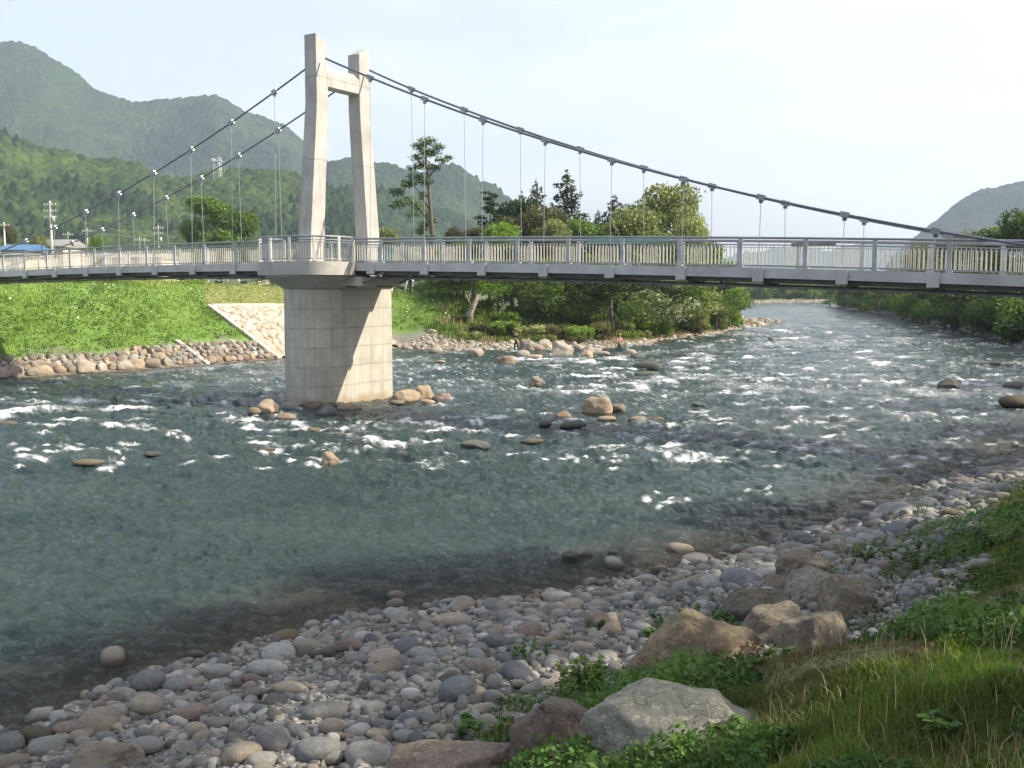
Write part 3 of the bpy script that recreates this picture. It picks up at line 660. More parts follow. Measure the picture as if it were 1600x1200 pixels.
# railings
def rail_run(path, zs, posts, bal, name='railing', bright=False, hgt=1.12, mats=None, up=True):
    """path: list of points (x, y); posts: indices into the dense path"""
    rp = MB(); pts = [Vector((p.x, p.y, z + hgt)) for p, z in zip(path, zs)]
    rp.tube(pts, .045, 8)
    root = bpart(rp, name, M['rail'])
    lo = MB()
    for h_, r_ in ((.97, .022), (.86, .016), (.12, .022)): lo.tube([Vector((p.x, p.y, z + h_)) for p, z in zip(path, zs)], r_, 6)
    sub(lo, 'lower_rail', M['rail'], root)
    return root
PS = 2.4; p0 = 5.74
def pos_at(s, c): return BP(s, c, 0)
def build_rail(c, s0, s1, skip=None):
    n = int((s1 - s0) / 1.2) + 1; ss = np.linspace(s0, s1, n)
    root = rail_run([pos_at(s, c) for s in ss], [dz(s) for s in ss], None, None)
    k0 = math.ceil((s0 - p0) / PS); k1 = math.floor((s1 - p0) / PS)
    off = .0 if c < 1 else 1.35
    for k in range(k0 - 1, k1 + 1):
        s = p0 + PS * k + off
        if s < s0 + .05 or s > s1 - .05: continue
        mb = MB(); bbox(mb, s, c, dz(s) + .55, .16, .07, 1.1); bbox(mb, s, c + (.06 if c < 1 else -.06), dz(s) + .07, .22, .18, .05)
        sub(mb, 'railing_post', M['steel'] if c < 1 else M['steel'], root)
    k = k0 - 2
    while True:
        a_ = max(s0, p0 + PS * k + off + .14); b_ = min(s1, p0 + PS * (k + 1) + off - .14); k += 1
        if a_ > s1: break
        if b_ - a_ < .3: continue
        nb = max(2, int(round((b_ - a_) / .15))); mb = MB()
        for i in range(nb):
            s = a_ + (b_ - a_) * (i + .5) / nb
            mb.tube([BP(s, c, dz(s) + .12), BP(s, c, dz(s) + .86)], .019, 5, cap=False)
        sub(mb, 'baluster_panel', M['bright'], root)
    return root
rnear = build_rail(.06, 1.75, 42); build_rail(.06, -47, -2.75); build_rail(WD - .06, -47, 42)
# platform railing
pts = plat_pts(2.22, -.50, .06)
pth = [TP(a_, c, 0) for a_, c in pts[:-2]]; pth = [BP(-2.72, .06, 0)] + pth + [BP(1.72, .06, 0)]
root = rail_run(pth, [6.63] * len(pth), None, None)
L_ = [0]
for i in range(1, len(pth)): L_.append(L_[-1] + (pth[i] - pth[i - 1]).length)
def along(d):
    for i in range(1, len(pth)):
        if L_[i] >= d: 
            f_ = (d - L_[i - 1]) / (L_[i] - L_[i - 1] + 1e-9); return pth[i - 1].lerp(pth[i], f_)
    return pth[-1]
npst = 7
for i in range(npst + 1):
    p = along(L_[-1] * i / npst); mb = MB(); mb.box((p.x, p.y, 6.63 + .55), (.11, .11, 1.1), Matrix.Rotation(.4 * i, 3, 'Z')); mb.box((p.x, p.y, 6.66), (.2, .2, .05)); sub(mb, 'railing_post', M['bright'], root)
for i in range(npst):
    mb = MB(); d0 = L_[-1] * i / npst + .1; d1 = L_[-1] * (i + 1) / npst - .1
    for k in range(8):
        p = along(d0 + (d1 - d0) * (k + .5) / 8); mb.tube([(p.x, p.y, 6.75), (p.x, p.y, 7.49)], .016, 5, cap=False)
    sub(mb, 'baluster_panel', M['rail'], root)
# tinted panel, dark bar and small lamp fixed to the railing
def panel(s0, s1, c, z0, z1, th, name, mat):
    mb = MB(); s = (s0 + s1) / 2; bbox(mb, s, c, dz(s) + (z0 + z1) / 2, s1 - s0, th, z1 - z0); bpart(mb, name, mat)
panel(12.3, 16.2, WD - .13, .99, 1.22, .03, 'tinted_panel', M['tealpanel']); panel(21.2, 22.9, WD - .13, .92, 1.06, .04, 'sign_back', M['dark'])
panel(1.95, 2.9, 1.6, .1, .85, .03, 'tinted_panel', M['tealpanel'])
# abutments at both ends of the bridge
for s, nm in ((S0, 'abutment'), (S1, 'abutment')):
    mb = MB(); p = BP(s, WD / 2, 0); a_ = adir(s); g_ = gz(p.x, p.y)
    zt = dz(s) - .25; zb = min(g_ - 1.5, zt - 3)
    mb.box((p.x, p.y, (zt + zb) / 2), (3.0, WD + 1.6, zt - zb), Matrix.Rotation(math.atan2(a_.y, a_.x), 3, 'Z')); bpart(mb, nm, M['trim'], bevel=.03)

# ------------------------------------------------------------ stones
def icosphere(sub_):
    t_ = (1 + 5 ** .5) / 2
    v = [(-1, t_, 0), (1, t_, 0), (-1, -t_, 0), (1, -t_, 0), (0, -1, t_), (0, 1, t_), (0, -1, -t_), (0, 1, -t_), (t_, 0, -1), (t_, 0, 1), (-t_, 0, -1), (-t_, 0, 1)]
    f = [(0, 11, 5), (0, 5, 1), (0, 1, 7), (0, 7, 10), (0, 10, 11), (1, 5, 9), (5, 11, 4), (11, 10, 2), (10, 7, 6), (7, 1, 8), (3, 9, 4), (3, 4, 2), (3, 2, 6), (3, 6, 8), (3, 8, 9), (4, 9, 5), (2, 4, 11), (6, 2, 10), (8, 6, 7), (9, 8, 1)]
    v = [np.array(p) / np.linalg.norm(p) for p in v]
    for _ in range(sub_):
        c = {}; nf_ = []
        def mid(a_, b_):
            k = (min(a_, b_), max(a_, b_))
            if k not in c: p = v[a_] + v[b_]; v.append(p / np.linalg.norm(p)); c[k] = len(v) - 1
            return c[k]
        for a_, b_, d_ in f:
            x, y, z = mid(a_, b_), mid(b_, d_), mid(d_, a_); nf_ += [(a_, x, z), (b_, y, x), (d_, z, y), (x, y, z)]
        f = nf_
    return np.array(v), np.array(f)
ICO = {k: icosphere(k) for k in (0, 1, 2, 3, 4)}
def lowfreq(P, rng, n=6, amp=.2, fr=1.4):
    s = np.zeros(len(P))
    for _ in range(n):
        d = rng.normal(size=3); d /= np.linalg.norm(d); s += np.sin(P @ d * fr * rng.uniform(.7, 2.2) + rng.uniform(0, 6.28))
    return s * amp / n ** .5
def stone_shape(seed, kind='cobble', sub_=3):
    rng = np.random.RandomState(seed); v, f = ICO[sub_]; P = v.copy()
    if kind == 'cobble':
        sp_ = .8 + .2 * rng.rand()
        P = np.sign(P) * np.abs(P) ** sp_
        P *= (1 + lowfreq(v, rng, 5, .10, 1.5))[:, None]
        P *= np.array([1, rng.uniform(.62, .88), rng.uniform(.42, .62)])
    else:
        r = np.ones(len(P))
        for _ in range(rng.randint(10, 15) if kind == 'rock' else 8):       # worn planar cuts
            d = rng.normal(size=3); d[2] = abs(d[2]) * .8 - .1; d /= np.linalg.norm(d); h_ = rng.uniform(.55, .85)
            k_ = v @ d; cut = np.where(k_ > 1e-3, h_ / np.maximum(k_, 1e-3), 9); soft = .05
            r = np.where(cut < r, cut * (1 - soft) + r * soft, r)
        P = v * r[:, None] * (1 + lowfreq(v, rng, 6, .075, 3.0))[:, None] * (1 + lowfreq(v, rng, 10, .03, 8.0))[:, None] * (1 + lowfreq(v, rng, 12, .012, 19.0))[:, None]
        P *= np.array([1, rng.uniform(.6, .85), rng.uniform(.5, .7)]) 
    return P, f
STM = {}
def stone_mesh(kind, seed, mat, sub_=3):
    k = (kind, seed, mat, sub_)
    if k not in STM:
        P, f = stone_shape(seed, kind, sub_); me = np_mesh('stone', P, f); me.materials.append(M['st_' + mat]); STM[k] = me
    return STM[k]
placed = []
def stone(name, x, y, z, sx, sy, sz, rz, kind='cobble', seed=None, mat='grey', tilt=.15, sub_=3, label=None, cat=None, group=None):
    seed = R.randrange(9) if seed is None else seed
    o = bpy.data.objects.new(name, stone_mesh(kind, seed, mat, sub_)); COL.objects.link(o)
    o.location = (x, y, z); o.scale = (sx, sy, sz); o.rotation_euler = (R.uniform(-tilt, tilt), R.uniform(-tilt, tilt), rz)
    tag(o, label, cat or 'stone', group); placed.append((x, y, max(sx, sy))); return o

# big foreground rocks: px, py (centre), width px, height px, z, material, shape, label
BIG = [
 (720, 1192, 225, 85, .85, 'rockred', 'rock', 3, 'flat pinkish brown boulder cut off by the bottom edge of the photo', .0),
 (880, 1145, 220, 130, .95, 'rockred', 'rock', 5, 'red-brown slab boulder with leafy weeds growing over its face', -.7),
 (1056, 1122, 270, 130, 1.0, 'rockgrey', 'rock', 17, 'large pale lichen-speckled boulder leaning over the dark gap beside the red-brown slab', -.3),
 (1098, 1020, 205, 130, 1.1, 'brown', 'rock', 7, 'big brown boulder with a sharp sloping ridge, right above the pale speckled boulder', .5),
 (1275, 990, 108, 78, 1.3, 'rocktan', 'blk', 2, 'rounded tan boulder with an orange patch, lowest right of the boulder cluster', .3),
 (1216, 976, 120, 64, 1.1, 'rocktan', 'blk', 4, 'brown rounded boulder half hidden by leaves in the middle of the cluster', .1),
 (1192, 944, 118, 60, .9, 'rocktan', 'blk', 8, 'long smooth brown boulder at the left edge of the boulder cluster', .2),
 (1272, 916, 118, 66, 1.0, 'rockgrey', 'rock', 9, 'pointed pale boulder crowning the boulder cluster', .0),
 (1318, 938, 98, 62, 1.25, 'rocktan', 'blk', 6, 'grey-brown boulder at the right of the cluster against the grass', .4),
 (1262, 886, 92, 44, .85, 'rocktan', 'blk', 1, 'dark rounded boulder behind the pointed pale one, under dry twigs', .0),
 (1210, 915, 56, 26, .75, 'rocktan', 'blk', 3, 'small grey boulder between the shingle and the pointed pale boulder', .0),
 (165, 1180, 105, 60, .35, 'tan', 'rock', 14, 'broad flat tan slab of rock at the lower left corner of the shingle', .1),
 (1345, 915, 55, 22, 1.4, 'rocktan', 'blk', 5, 'low brown boulder sunk in grass at the far right of the cluster', .2),
]
def px_size(x, y, z, wpx): 
    d = y * math.cos(PIT) - (z - EYE) * math.sin(PIT); return wpx / F * d
BIGPOS = []
for (px, py, wp, hp, z0, mt, kd, sd_, lb, rz) in BIG:
    x, y = at_z(px, py + hp * .1, z0 * .6 + .25)
    for _ in range(3):
        g_ = gz(x, y); x, y = at_z(px, py, g_ + px_size(x, y, g_, hp) * .35)
    w_ = px_size(x, y, g_, wp) / 2; h_ = px_size(x, y, g_, hp) / 2
    kk = 'rock' if kd == 'rock' else 'blk'
    BIGPOS.append((x, y, w_)); stone('boulder', x, y, g_ + h_ * .55, w_ * 1.2, w_ * 1.0, h_ * (2.0 if kk == 'rock' else 2.2), rz, kk, sd_, mt, .12, 4, lb, 'boulder')

# boulders standing in or beside the river
RB = [
 (418, 635, 42, 24, 'golden', 'blk', 'orange-tan boulder, biggest of those left of the pier foot'), (453, 634, 26, 15, 'palegrey', 'cobble', 'smooth pale grey stone touching the left of the pier foot'),
 (397, 642, 22, 12, 'golden', 'cobble', 'small orange stone, leftmost of those at the pier foot'), (447, 651, 34, 10, 'golden', 'cobble', 'low orange stone in front of the bigger one left of the pier'),
 (488, 632, 40, 14, 'brown', 'blk', 'dark wet stone against the shaded front of the pier'), (513, 641, 30, 18, 'grey', 'rock', 'grey angular stone at the front corner of the pier foot'),
 (545, 638, 34, 9, 'golden', 'cobble', 'flat tan stone under the sunlit face of the pier'), (632, 616, 48, 27, 'golden', 'rock', 'golden angular boulder touching the right side of the pier'),
 (663, 613, 40, 24, 'golden', 'blk', 'rounded golden boulder, second to the right of the pier'), (692, 620, 38, 14, 'pinkish', 'rock', 'reddish low boulder at the right end of the row beside the pier'),
 (668, 628, 26, 9, 'golden', 'cobble', 'small tan stone in front of the row of boulders right of the pier'), (620, 629, 24, 8, 'tan', 'cobble', 'small low stone beside the right corner of the pier foot'),
 (515, 718, 30, 20, 'golden', 'blk', 'lone tan boulder with white water around it, left of centre in the rapids'),
 (932, 633, 52, 30, 'golden', 'rock', 'big blocky golden boulder alone in mid river'), (966, 637, 32, 14, 'tan', 'blk', 'sloping pale stone joined to the right of the big golden boulder'),
 (880, 650, 34, 14, 'golden', 'blk', 'small orange-tan boulder left of the big golden boulder'), (895, 664, 42, 10, 'dark', 'cobble', 'dark flat wet stone below the small orange-tan boulder'),
 (948, 654, 30, 10, 'golden', 'cobble', 'half drowned yellowish stone just below the big golden boulder'), (997, 655, 40, 10, 'golden', 'blk', 'low tan stone right of the half drowned yellowish stone'),
 (1024, 655, 24, 8, 'brown', 'cobble', 'brown flat stone at the right end of the mid-river group'), (852, 662, 20, 9, 'dark', 'cobble', 'small dark stone at the left end of the mid-river group'),
 (838, 596, 28, 13, 'tan', 'blk', 'single small tan boulder in open water beyond the golden one'), (790, 562, 34, 16, 'golden', 'blk', 'round brown-topped boulder in front of the boulder spit'),
 (743, 550, 34, 15, 'tan', 'blk', 'pale boulder left of the round brown-topped one'), (681, 548, 22, 8, 'tan', 'cobble', 'small brownish stone off the far cobble beach'),
 (688, 565, 16, 5, 'golden', 'cobble', 'tiny orange stone in the water below the far beach'),
 (823, 539, 30, 22, 'tan', 'blk', 'tall rounded boulder at the left of the boulder spit'), (838, 543, 22, 10, 'pinkish', 'cobble', 'small brown stone beside the tall rounded boulder of the spit'),
 (852, 538, 26, 18, 'tan', 'blk', 'round boulder second along the boulder spit'), (868, 533, 30, 12, 'tan', 'cobble', 'pale boulder at the back of the spit'),
 (877, 545, 42, 20, 'tan', 'blk', 'long sloping boulder in the middle of the spit'), (817, 552, 20, 10, 'tan', 'cobble', 'stone at the water in front of the tall spit boulder'),
 (835, 557, 24, 7, 'golden', 'cobble', 'low wet stone in front of the spit'), (916, 554, 24, 13, 'golden', 'blk', 'yellow rounded boulder near the right end of the spit'),
 (922, 547, 34, 14, 'tan', 'rock', 'pale slanting boulder behind the yellow rounded one'), (940, 552, 26, 9, 'tan', 'cobble', 'flat pale stone at the tip of the spit'),
 (903, 543, 14, 9, 'tan', 'cobble', 'small stone wedged between the spit boulders'), (934, 544, 16, 8, 'palegrey', 'cobble', 'small grey stone at the back of the spit tip'),
 (985, 550, 20, 10, 'tan', 'cobble', 'tan stone just right of the wading angler'), (997, 556, 24, 9, 'dark', 'cobble', 'dark stone right of the tan one beside the angler'),
 (1011, 572, 40, 14, 'dark', 'cobble', 'dark smooth boulder right of the spit, larger of the two'), (1012, 584, 34, 8, 'dark', 'cobble', 'dark flat stone directly below the larger dark boulder'),
 (1482, 601, 46, 17, 'dark', 'blk', 'dark humped boulder in the shaded right reach of the river'), (1545, 568, 32, 7, 'dark', 'cobble', 'dark flat stone upstream in the shaded right reach'),
 (1592, 627, 60, 20, 'brown', 'cobble', 'brown boulder at the right edge of the photo in the water'), (1590, 602, 40, 10, 'dark', 'cobble', 'dark stone just above the brown boulder at the right edge'),
 (745, 695, 50, 10, 'dark', 'blk', 'mossy dark stone awash in the centre rapids'), (832, 690, 36, 8, 'brown', 'cobble', 'brown stone awash right of the mossy dark one'),
 (240, 709, 26, 5, 'dark', 'cobble', 'dark flat stone in the left rapids'), (14, 662, 26, 7, 'brown', 'cobble', 'brown stone in the rapids at the left edge'), (140, 723, 44, 8, 'brown', 'cobble', 'low brown stone behind the left foam patches'),
 (890, 870, 36, 15, 'dark', 'blk', 'dark wet boulder in the shallows off the near shingle, larger of a pair'), (915, 868, 20, 10, 'brown', 'cobble', 'small dark wet stone paired with the larger one in the near shallows'),
 (958, 863, 16, 7, 'dark', 'cobble', 'small dark stone right of the wet pair in the near shallows'),
 (1205, 529, 10, 5, 'dark', 'cobble', 'tiny dark stone in the far channel'), (1128, 533, 16, 4, 'tan', 'cobble', 'tiny pale stone off the far gravel point'), (1092, 632, 22, 5, 'dark', 'cobble', 'thin dark stone in the riffle right of the golden boulder'),
 (420, 703, 30, 5, 'brown', 'cobble', 'brown stone just under the foam left of the lone tan boulder'), (490, 672, 30, 7, 'brown', 'cobble', 'brown stone awash in front of the pier'), (530, 680, 24, 6, 'dark', 'cobble', 'dark stone awash in front of the pier, right of the brown one'),
]
for i, (px, py, wp, hp, mt, kd, lb) in enumerate(RB):
    base = py + hp / 2; x, y = at_z(px, base, 0.0)
    x, y = x, y
    w_ = px_size(x, y, 0, wp) / 2 * 1.04; h_ = px_size(x, y, 0, hp)
    bed = max(gz(x, y), -.05)
    y2 = y + w_ * .5; x2 = x * y2 / y
    stone('river_boulder', x2, y2, max(0, bed) + h_ * .28, w_, w_ * .95, h_ * .95 / (.6 if kd != 'cobble' else .52) * .78, R.uniform(-.4, .4), kd, (i * 5) % 9, mt, .1, 3, lb, 'boulder')

# notable cobbles of the near shingle (px, py, width, height, material, label)
NB = [
 (236, 1063, 50, 42, 'grey', 'upright grey boulder at the left water edge, the taller one'), (231, 1098, 52, 42, 'tan', 'round tan-grey boulder in front of the upright grey one'), (300, 1112, 48, 38, 'pinkish', 'speckled lichen-covered reddish stone beside a little pool'),
 (155, 1126, 58, 26, 'tan', 'long tan stone lying along the water at lower left'), (105, 1136, 44, 30, 'pinkish', 'pinkish stone left of the long tan one at lower left'), (57, 1145, 48, 38, 'brown', 'brown leaning stone second from the left edge'),
 (16, 1160, 44, 44, 'grey', 'dark grey stone cut by the left edge'), (18, 1190, 46, 40, 'tan', 'tan stone in the bottom left corner'), (125, 1150, 32, 28, 'tan', 'small tan stone below the pinkish one at lower left'), (70, 1168, 54, 18, 'palegrey', 'flat pale stone above the broad tan slab'),
 (228, 1163, 54, 34, 'palegrey', 'smooth oval pale grey stone right of the broad tan slab'), (154, 1101, 20, 20, 'pinkish', 'small stone standing alone in the water at lower left'), (182, 1112, 36, 24, 'palegrey', 'white pointed stone at the pool edge'),
 (308, 1022, 30, 24, 'brown', 'brown pointed stone in the water at left'), (342, 1046, 46, 32, 'palegrey', 'pale oblong stone slanting out of the water'), (322, 1042, 24, 10, 'palegrey', 'small white stone beside the slanting oblong one'), (333, 1025, 14, 18, 'palegrey', 'small upright white stone in the water'),
 (276, 1070, 46, 26, 'grey', 'grey stone right of the upright grey boulder'), (307, 1068, 26, 22, 'tan', 'tan stone behind the slanting oblong one'), (436, 1018, 54, 26, 'palegrey', 'large smooth pale stone at the water, left of its neighbour'), (480, 1008, 42, 22, 'tan', 'smooth pale tan stone at the water, pointed to the right'),
 (508, 1001, 28, 16, 'palegrey', 'white stone at the water above the dark wet log'), (430, 1030, 26, 18, 'tan', 'tan stone under the large smooth pale one'), (419, 1044, 58, 24, 'palegrey', 'long pale stone lying below the smooth pale one'), (397, 1082, 38, 28, 'palegrey', 'white rounded stone with a dark side'),
 (395, 1060, 30, 18, 'pinkish', 'red and white streaked stone'), (445, 995, 44, 16, 'brown', 'dark brown stone just under the water line'), (552, 955, 18, 12, 'bluegrey', 'small blue-grey stone alone in the shallows'), (541, 981, 24, 12, 'bluegrey', 'blue-grey stone in the shallows below the small one'),
 (620, 929, 28, 16, 'pinkish', 'brownish stone lying on top of another in the shallows'), (617, 943, 28, 18, 'tan', 'stone in the shallows carrying another on top'), (699, 940, 28, 20, 'palegrey', 'pale stone with rounded top at the edge of the shallows'), (720, 934, 16, 12, 'pinkish', 'small red-brown stone right of the pale round-topped one'),
 (668, 957, 20, 14, 'brown', 'small brown stone in the shallows'), (704, 970, 56, 20, 'tan', 'long brown-grey flat stone at the water line in the centre'), (666, 979, 30, 14, 'tan', 'flat tan stone left of the long brown-grey one'), (738, 979, 26, 16, 'bluegrey', 'blue-grey round stone right of the long brown-grey one'),
 (753, 957, 30, 10, 'palegrey', 'pale flat stone ringed by water'), (806, 937, 18, 20, 'palegrey', 'pale stone standing on end in the water'), (770, 946, 34, 12, 'grey', 'flat grey stone with a white end in the water'), (834, 934, 26, 12, 'brown', 'brown stone pair left of the blue-white oval'),
 (871, 932, 42, 18, 'palegrey', 'blue-white oval stone tilted at the shore in the centre'), (896, 943, 36, 16, 'tan', 'tan stone right behind the blue-white oval'), (803, 976, 24, 14, 'tan', 'pale tan stone on the shore below the centre'), (834, 978, 20, 16, 'palegrey', 'round pale stone right of the pale tan one'),
 (998, 981, 34, 20, 'grey', 'smooth grey egg-shaped stone on the right shingle'), (943, 1026, 42, 20, 'palegrey', 'long pale stone with weeds at its left'), (754, 1040, 50, 24, 'tan', 'large tan flat stone with a dark shadow under it'), (715, 1077, 56, 42, 'bluegrey', 'biggest blue-grey boulder of the shingle'), (740, 1078, 40, 24, 'tan', 'tan stone leaning on the big blue-grey boulder'),
 (599, 1028, 52, 26, 'tan', 'large tan oval stone in the centre of the shingle'), (660, 1020, 42, 16, 'palegrey', 'pale long stone right of the large tan oval'), (665, 1032, 36, 18, 'grey', 'grey oval stone below the pale long one'), (558, 1028, 40, 26, 'grey', 'grey stone with a dark stripe left of the large tan oval'),
 (573, 1181, 74, 40, 'palegrey', 'large pale rounded boulder at the bottom centre left'), (495, 1170, 74, 38, 'grey', 'large elongated grey stone tilted up to the right at the bottom'), (518, 1182, 36, 18, 'palegrey', 'small white stone in front of the large elongated grey one'), (408, 1190, 44, 22, 'palegrey', 'pale stone at the bottom edge left of the elongated grey one'),
 (645, 1120, 38, 30, 'bluegrey', 'dark blue-grey round stone in the lower centre'), (613, 1117, 28, 20, 'bluegrey', 'slate stone left of the dark blue-grey round one'), (672, 1122, 32, 16, 'palegrey', 'white chipped stone right of the dark blue-grey one'), (590, 1146, 34, 18, 'tan', 'oval tan stone above the large pale rounded boulder'), (632, 1149, 36, 14, 'palegrey', 'white flat stone right of the oval tan one'),
 (308, 1140, 36, 28, 'tan', 'speckled tan stone right of the smooth oval one'), (340, 1130, 36, 22, 'palegrey', 'pale pointed stone in the left middle of the shingle'), (506, 1110, 60, 22, 'palegrey', 'long curved pale stone in the left centre'), (520, 1136, 40, 22, 'tan', 'yellowish stone below the long curved pale one'),
 (545, 1150, 24, 16, 'pinkish', 'small red-brown stone next to the yellowish one'), (385, 1106, 34, 20, 'palegrey', 'smooth pale stone left of the long curved one'), (430, 1092, 34, 24, 'grey', 'round grey stone with a tan neighbour'), (450, 1075, 44, 24, 'tan', 'tan sloping stone beneath the small flowering weed'),
 (1068, 916, 40, 18, 'palegrey', 'pale oval stone at the water on the right shingle'), (1058, 930, 20, 18, 'tan', 'tan upright stone in front of the pale oval'), (1040, 953, 28, 14, 'palegrey', 'pale stone below the tan upright one'), (1042, 911, 14, 12, 'brown', 'small brown stone at the water left of the pale oval'), (1154, 907, 58, 18, 'bluegrey', 'long blue-grey stone pointing at the boulder cluster'),
 (1205, 886, 40, 16, 'palegrey', 'pale blue stone left of the dark rounded boulder'), (1197, 897, 44, 12, 'palegrey', 'second pale blue stone right below the first'), (1160, 873, 40, 16, 'dark', 'dark smooth stone at the water on the right'), (1098, 897, 26, 14, 'grey', 'grey wet stone by the water on the right'), (1084, 886, 18, 10, 'dark', 'small dark stone in the water on the right'),
 (1488, 803, 34, 20, 'brown', 'brown rounded stone among pale ones at the far right shingle'), (1400, 800, 60, 14, 'grey', 'long low grey stone behind the tall weed'), (1435, 850, 24, 12, 'bluegrey', 'blue-grey stone at the edge of the right weeds'), (1372, 807, 16, 10, 'pinkish', 'small red stone at the water on the right'), (1352, 843, 40, 12, 'palegrey', 'pale flat stone right of the boulder cluster by the water'),
 (1565, 726, 50, 14, 'grey', 'long grey stone at the right edge near the water'), (1505, 753, 34, 10, 'pinkish', 'reddish flat stone in the right shallows'), (1545, 765, 50, 14, 'palegrey', 'pale stone at the right edge of the shingle'), (1500, 775, 40, 16, 'palegrey', 'pale rounded stone beyond the brown one'), (1215, 835, 0, 0, '', ''),
]
for i, (px, py, wp, hp, mt, lb) in enumerate(NB):
    if not wp: continue
    x, y = at_z(px, py + hp * .25, .2)
    for _ in range(3):
        g_ = gz(x, y); x, y = at_z(px, py, max(g_, -.04) + px_size(x, y, g_, hp) * .3)
    g_ = max(g_, -.06)
    w_ = px_size(x, y, g_, wp) / 2 * 1.05; h_ = px_size(x, y, g_, hp) / 2
    stone('cobble', x, y, g_ + h_ * .5, w_, w_ * 1.05, max(h_ * .78, w_ * .5) / .52, R.choice([0, math.pi]) + R.uniform(-.25, .25), 'cobble', i % 9, mt, .18, 3, lb, 'stone')
HAND = len(placed)
# scattered cobbles, countable ones
def zone_pts(n, seed):
    rs = np.random.RandomState(seed); out = []
    px = rs.uniform(-80, 1640, n); py = rs.uniform(690, 1230, n)
    r0 = (px - 800) / F; b_ = (600 - py) / F; rz_ = -math.sin(PIT) + b_ * math.cos(PIT); ry = math.cos(PIT) + b_ * math.sin(PIT)
    t_ = (.25 - EYE) / rz_; return r0 * t_, ry * t_
xs, ys = zone_pts(9000, 5); zz, ss_, aa = ground(xs, ys, True)
# even out the density over the ground rather than over the picture
keepp = NR.rand(len(xs)) < np.clip((ys / 22) ** 1.2, .05, 1)
cls = {'palegrey': 'pale grey', 'grey': 'mid grey', 'bluegrey': 'blue-grey', 'tan': 'tan', 'pinkish': 'pinkish brown', 'dark': 'dark wet-looking'}
zones = [('palegrey', .36), ('grey', .2), ('bluegrey', .12), ('tan', .22), ('pinkish', .08), ('dark', .02)]
cnt = 0; TGT = 205; grid = list(placed)
for x, y, z, s, w in zip(xs, ys, zz, ss_, aa[:, 0]):
    if cnt >= TGT: break
    if s < (-.15 if R.random() < .93 else -1.2) or s > w * .98: continue
    if R.random() > min(1, (y / 20) ** .8): continue
    r = R.choice([.10, .12, .14, .16, .20, .24]) * (1.15 if y > 18 else 1)
    if any((x - a_) ** 2 + (y - b_) ** 2 < (r + c_) ** 2 * .72 for a_, b_, c_ in placed): continue
    u = R.random(); acc = 0
    for mt, p_ in zones:
        acc += p_
        if u < acc: break
    where = 'in the shallows' if s < 0 else ('near the water line' if s < 1.4 else ('on mid shingle' if s < 3.2 else 'on the landward shingle'))
    sz_ = 'small' if r < .13 else ('medium' if r < .18 else 'larger')
    side = 'left of the big blue-grey boulder' if x < -.9 else ('right of the big blue-grey boulder' if x < 5 else 'past the boulder cluster')
    stone('cobble', x, y, max(z, -.05) + r * .22, r, r * R.uniform(.85, 1.05), r * R.uniform(.9, 1.25), R.uniform(0, 6.28), R.choice(['cobble', 'cobble', 'blk']), R.randrange(9), mt, .3, 2,
          '%s %s cobble %s, %s' % (sz_, cls[mt], where, side), 'stone', '%s %s cobbles %s, %s' % (sz_, cls[mt], where, side))
    cnt += 1

# pebbles: uncountable, one sheet of small stones
def pebble_field(name, x, y, z, r, tone, mat, seed, sub_=1, lift=.15):
    rs = np.random.RandomState(seed); V_ = []; n = len(x); F_ = []; T_ = []; nv = 0
    shp = [stone_shape(100 + k, 'cobble' if k < 3 else 'blk', sub_) for k in range(5)]
    pick = rs.randint(0, 5, n)
    for k in range(5):
        P, f = shp[k]; m_ = np.where(pick == k)[0]; q = len(m_)
        if q == 0: continue
        an = rs.uniform(0, 6.28, q); c_, s_ = np.cos(an), np.sin(an); e1 = rs.uniform(.8, 1.15, q); e3 = rs.uniform(.8, 1.4, q)
        px_ = P[None, :, 0] * r[m_, None]; py_ = P[None, :, 1] * (r[m_] * e1)[:, None]; pz_ = P[None, :, 2] * (r[m_] * e3)[:, None]
        tl = rs.uniform(-.35, .35, q)[:, None]; pz2 = pz_ * np.cos(tl) + px_ * np.sin(tl); px2 = px_ * np.cos(tl) - pz_ * np.sin(tl)
        vx = px2 * c_[:, None] - py_ * s_[:, None] + x[m_, None]; vy = px2 * s_[:, None] + py_ * c_[:, None] + y[m_, None]; vz = pz2 + (z[m_] + r[m_] * lift)[:, None]
        V_.append(np.stack([vx, vy, vz], -1).reshape(-1, 3)); F_.append((f[None] + (np.arange(q) * len(P))[:, None, None] + nv).reshape(-1, 3)); nv += q * len(P)
        T_.append(np.repeat(tone[m_], len(P)))
    return link(name, np_mesh(name, np.concatenate(V_), np.concatenate(F_), {'tone': np.concatenate(T_)}), mat)
def m_pebble(name, stops, wetline=True):
    m, t, b = newmat(name); a = attr(t, 'tone'); v = coords(t)
    c = ramp(t, a.outputs['Fac'], stops)
    n1 = noise(t, v, 22, 5, 0.75); c = mixc(t, 1.0, c, ramp(t, n1, [(0.3, (0.68,) * 3), (0.7, (1.1,) * 3)]), 'MULTIPLY')
    g2 = t.nodes.new('ShaderNodeNewGeometry'); s2 = t.nodes.new('ShaderNodeSeparateXYZ'); t.links.new(g2.outputs['Position'], s2.inputs[0])
    wf = ramp(t, s2.outputs[2], [(0.0, (1,) * 3), (0.06, (0,) * 3)])
    if wetline: c = mixc(t, wf, c, mixc(t, 1.0, c, (0.62, 0.57, 0.46), 'MULTIPLY'))
    t.links.new(c, b.inputs['Base Color']); b.inputs['Roughness'].default_value = 0.82; bump(t, n1, .4, .01, b); return m
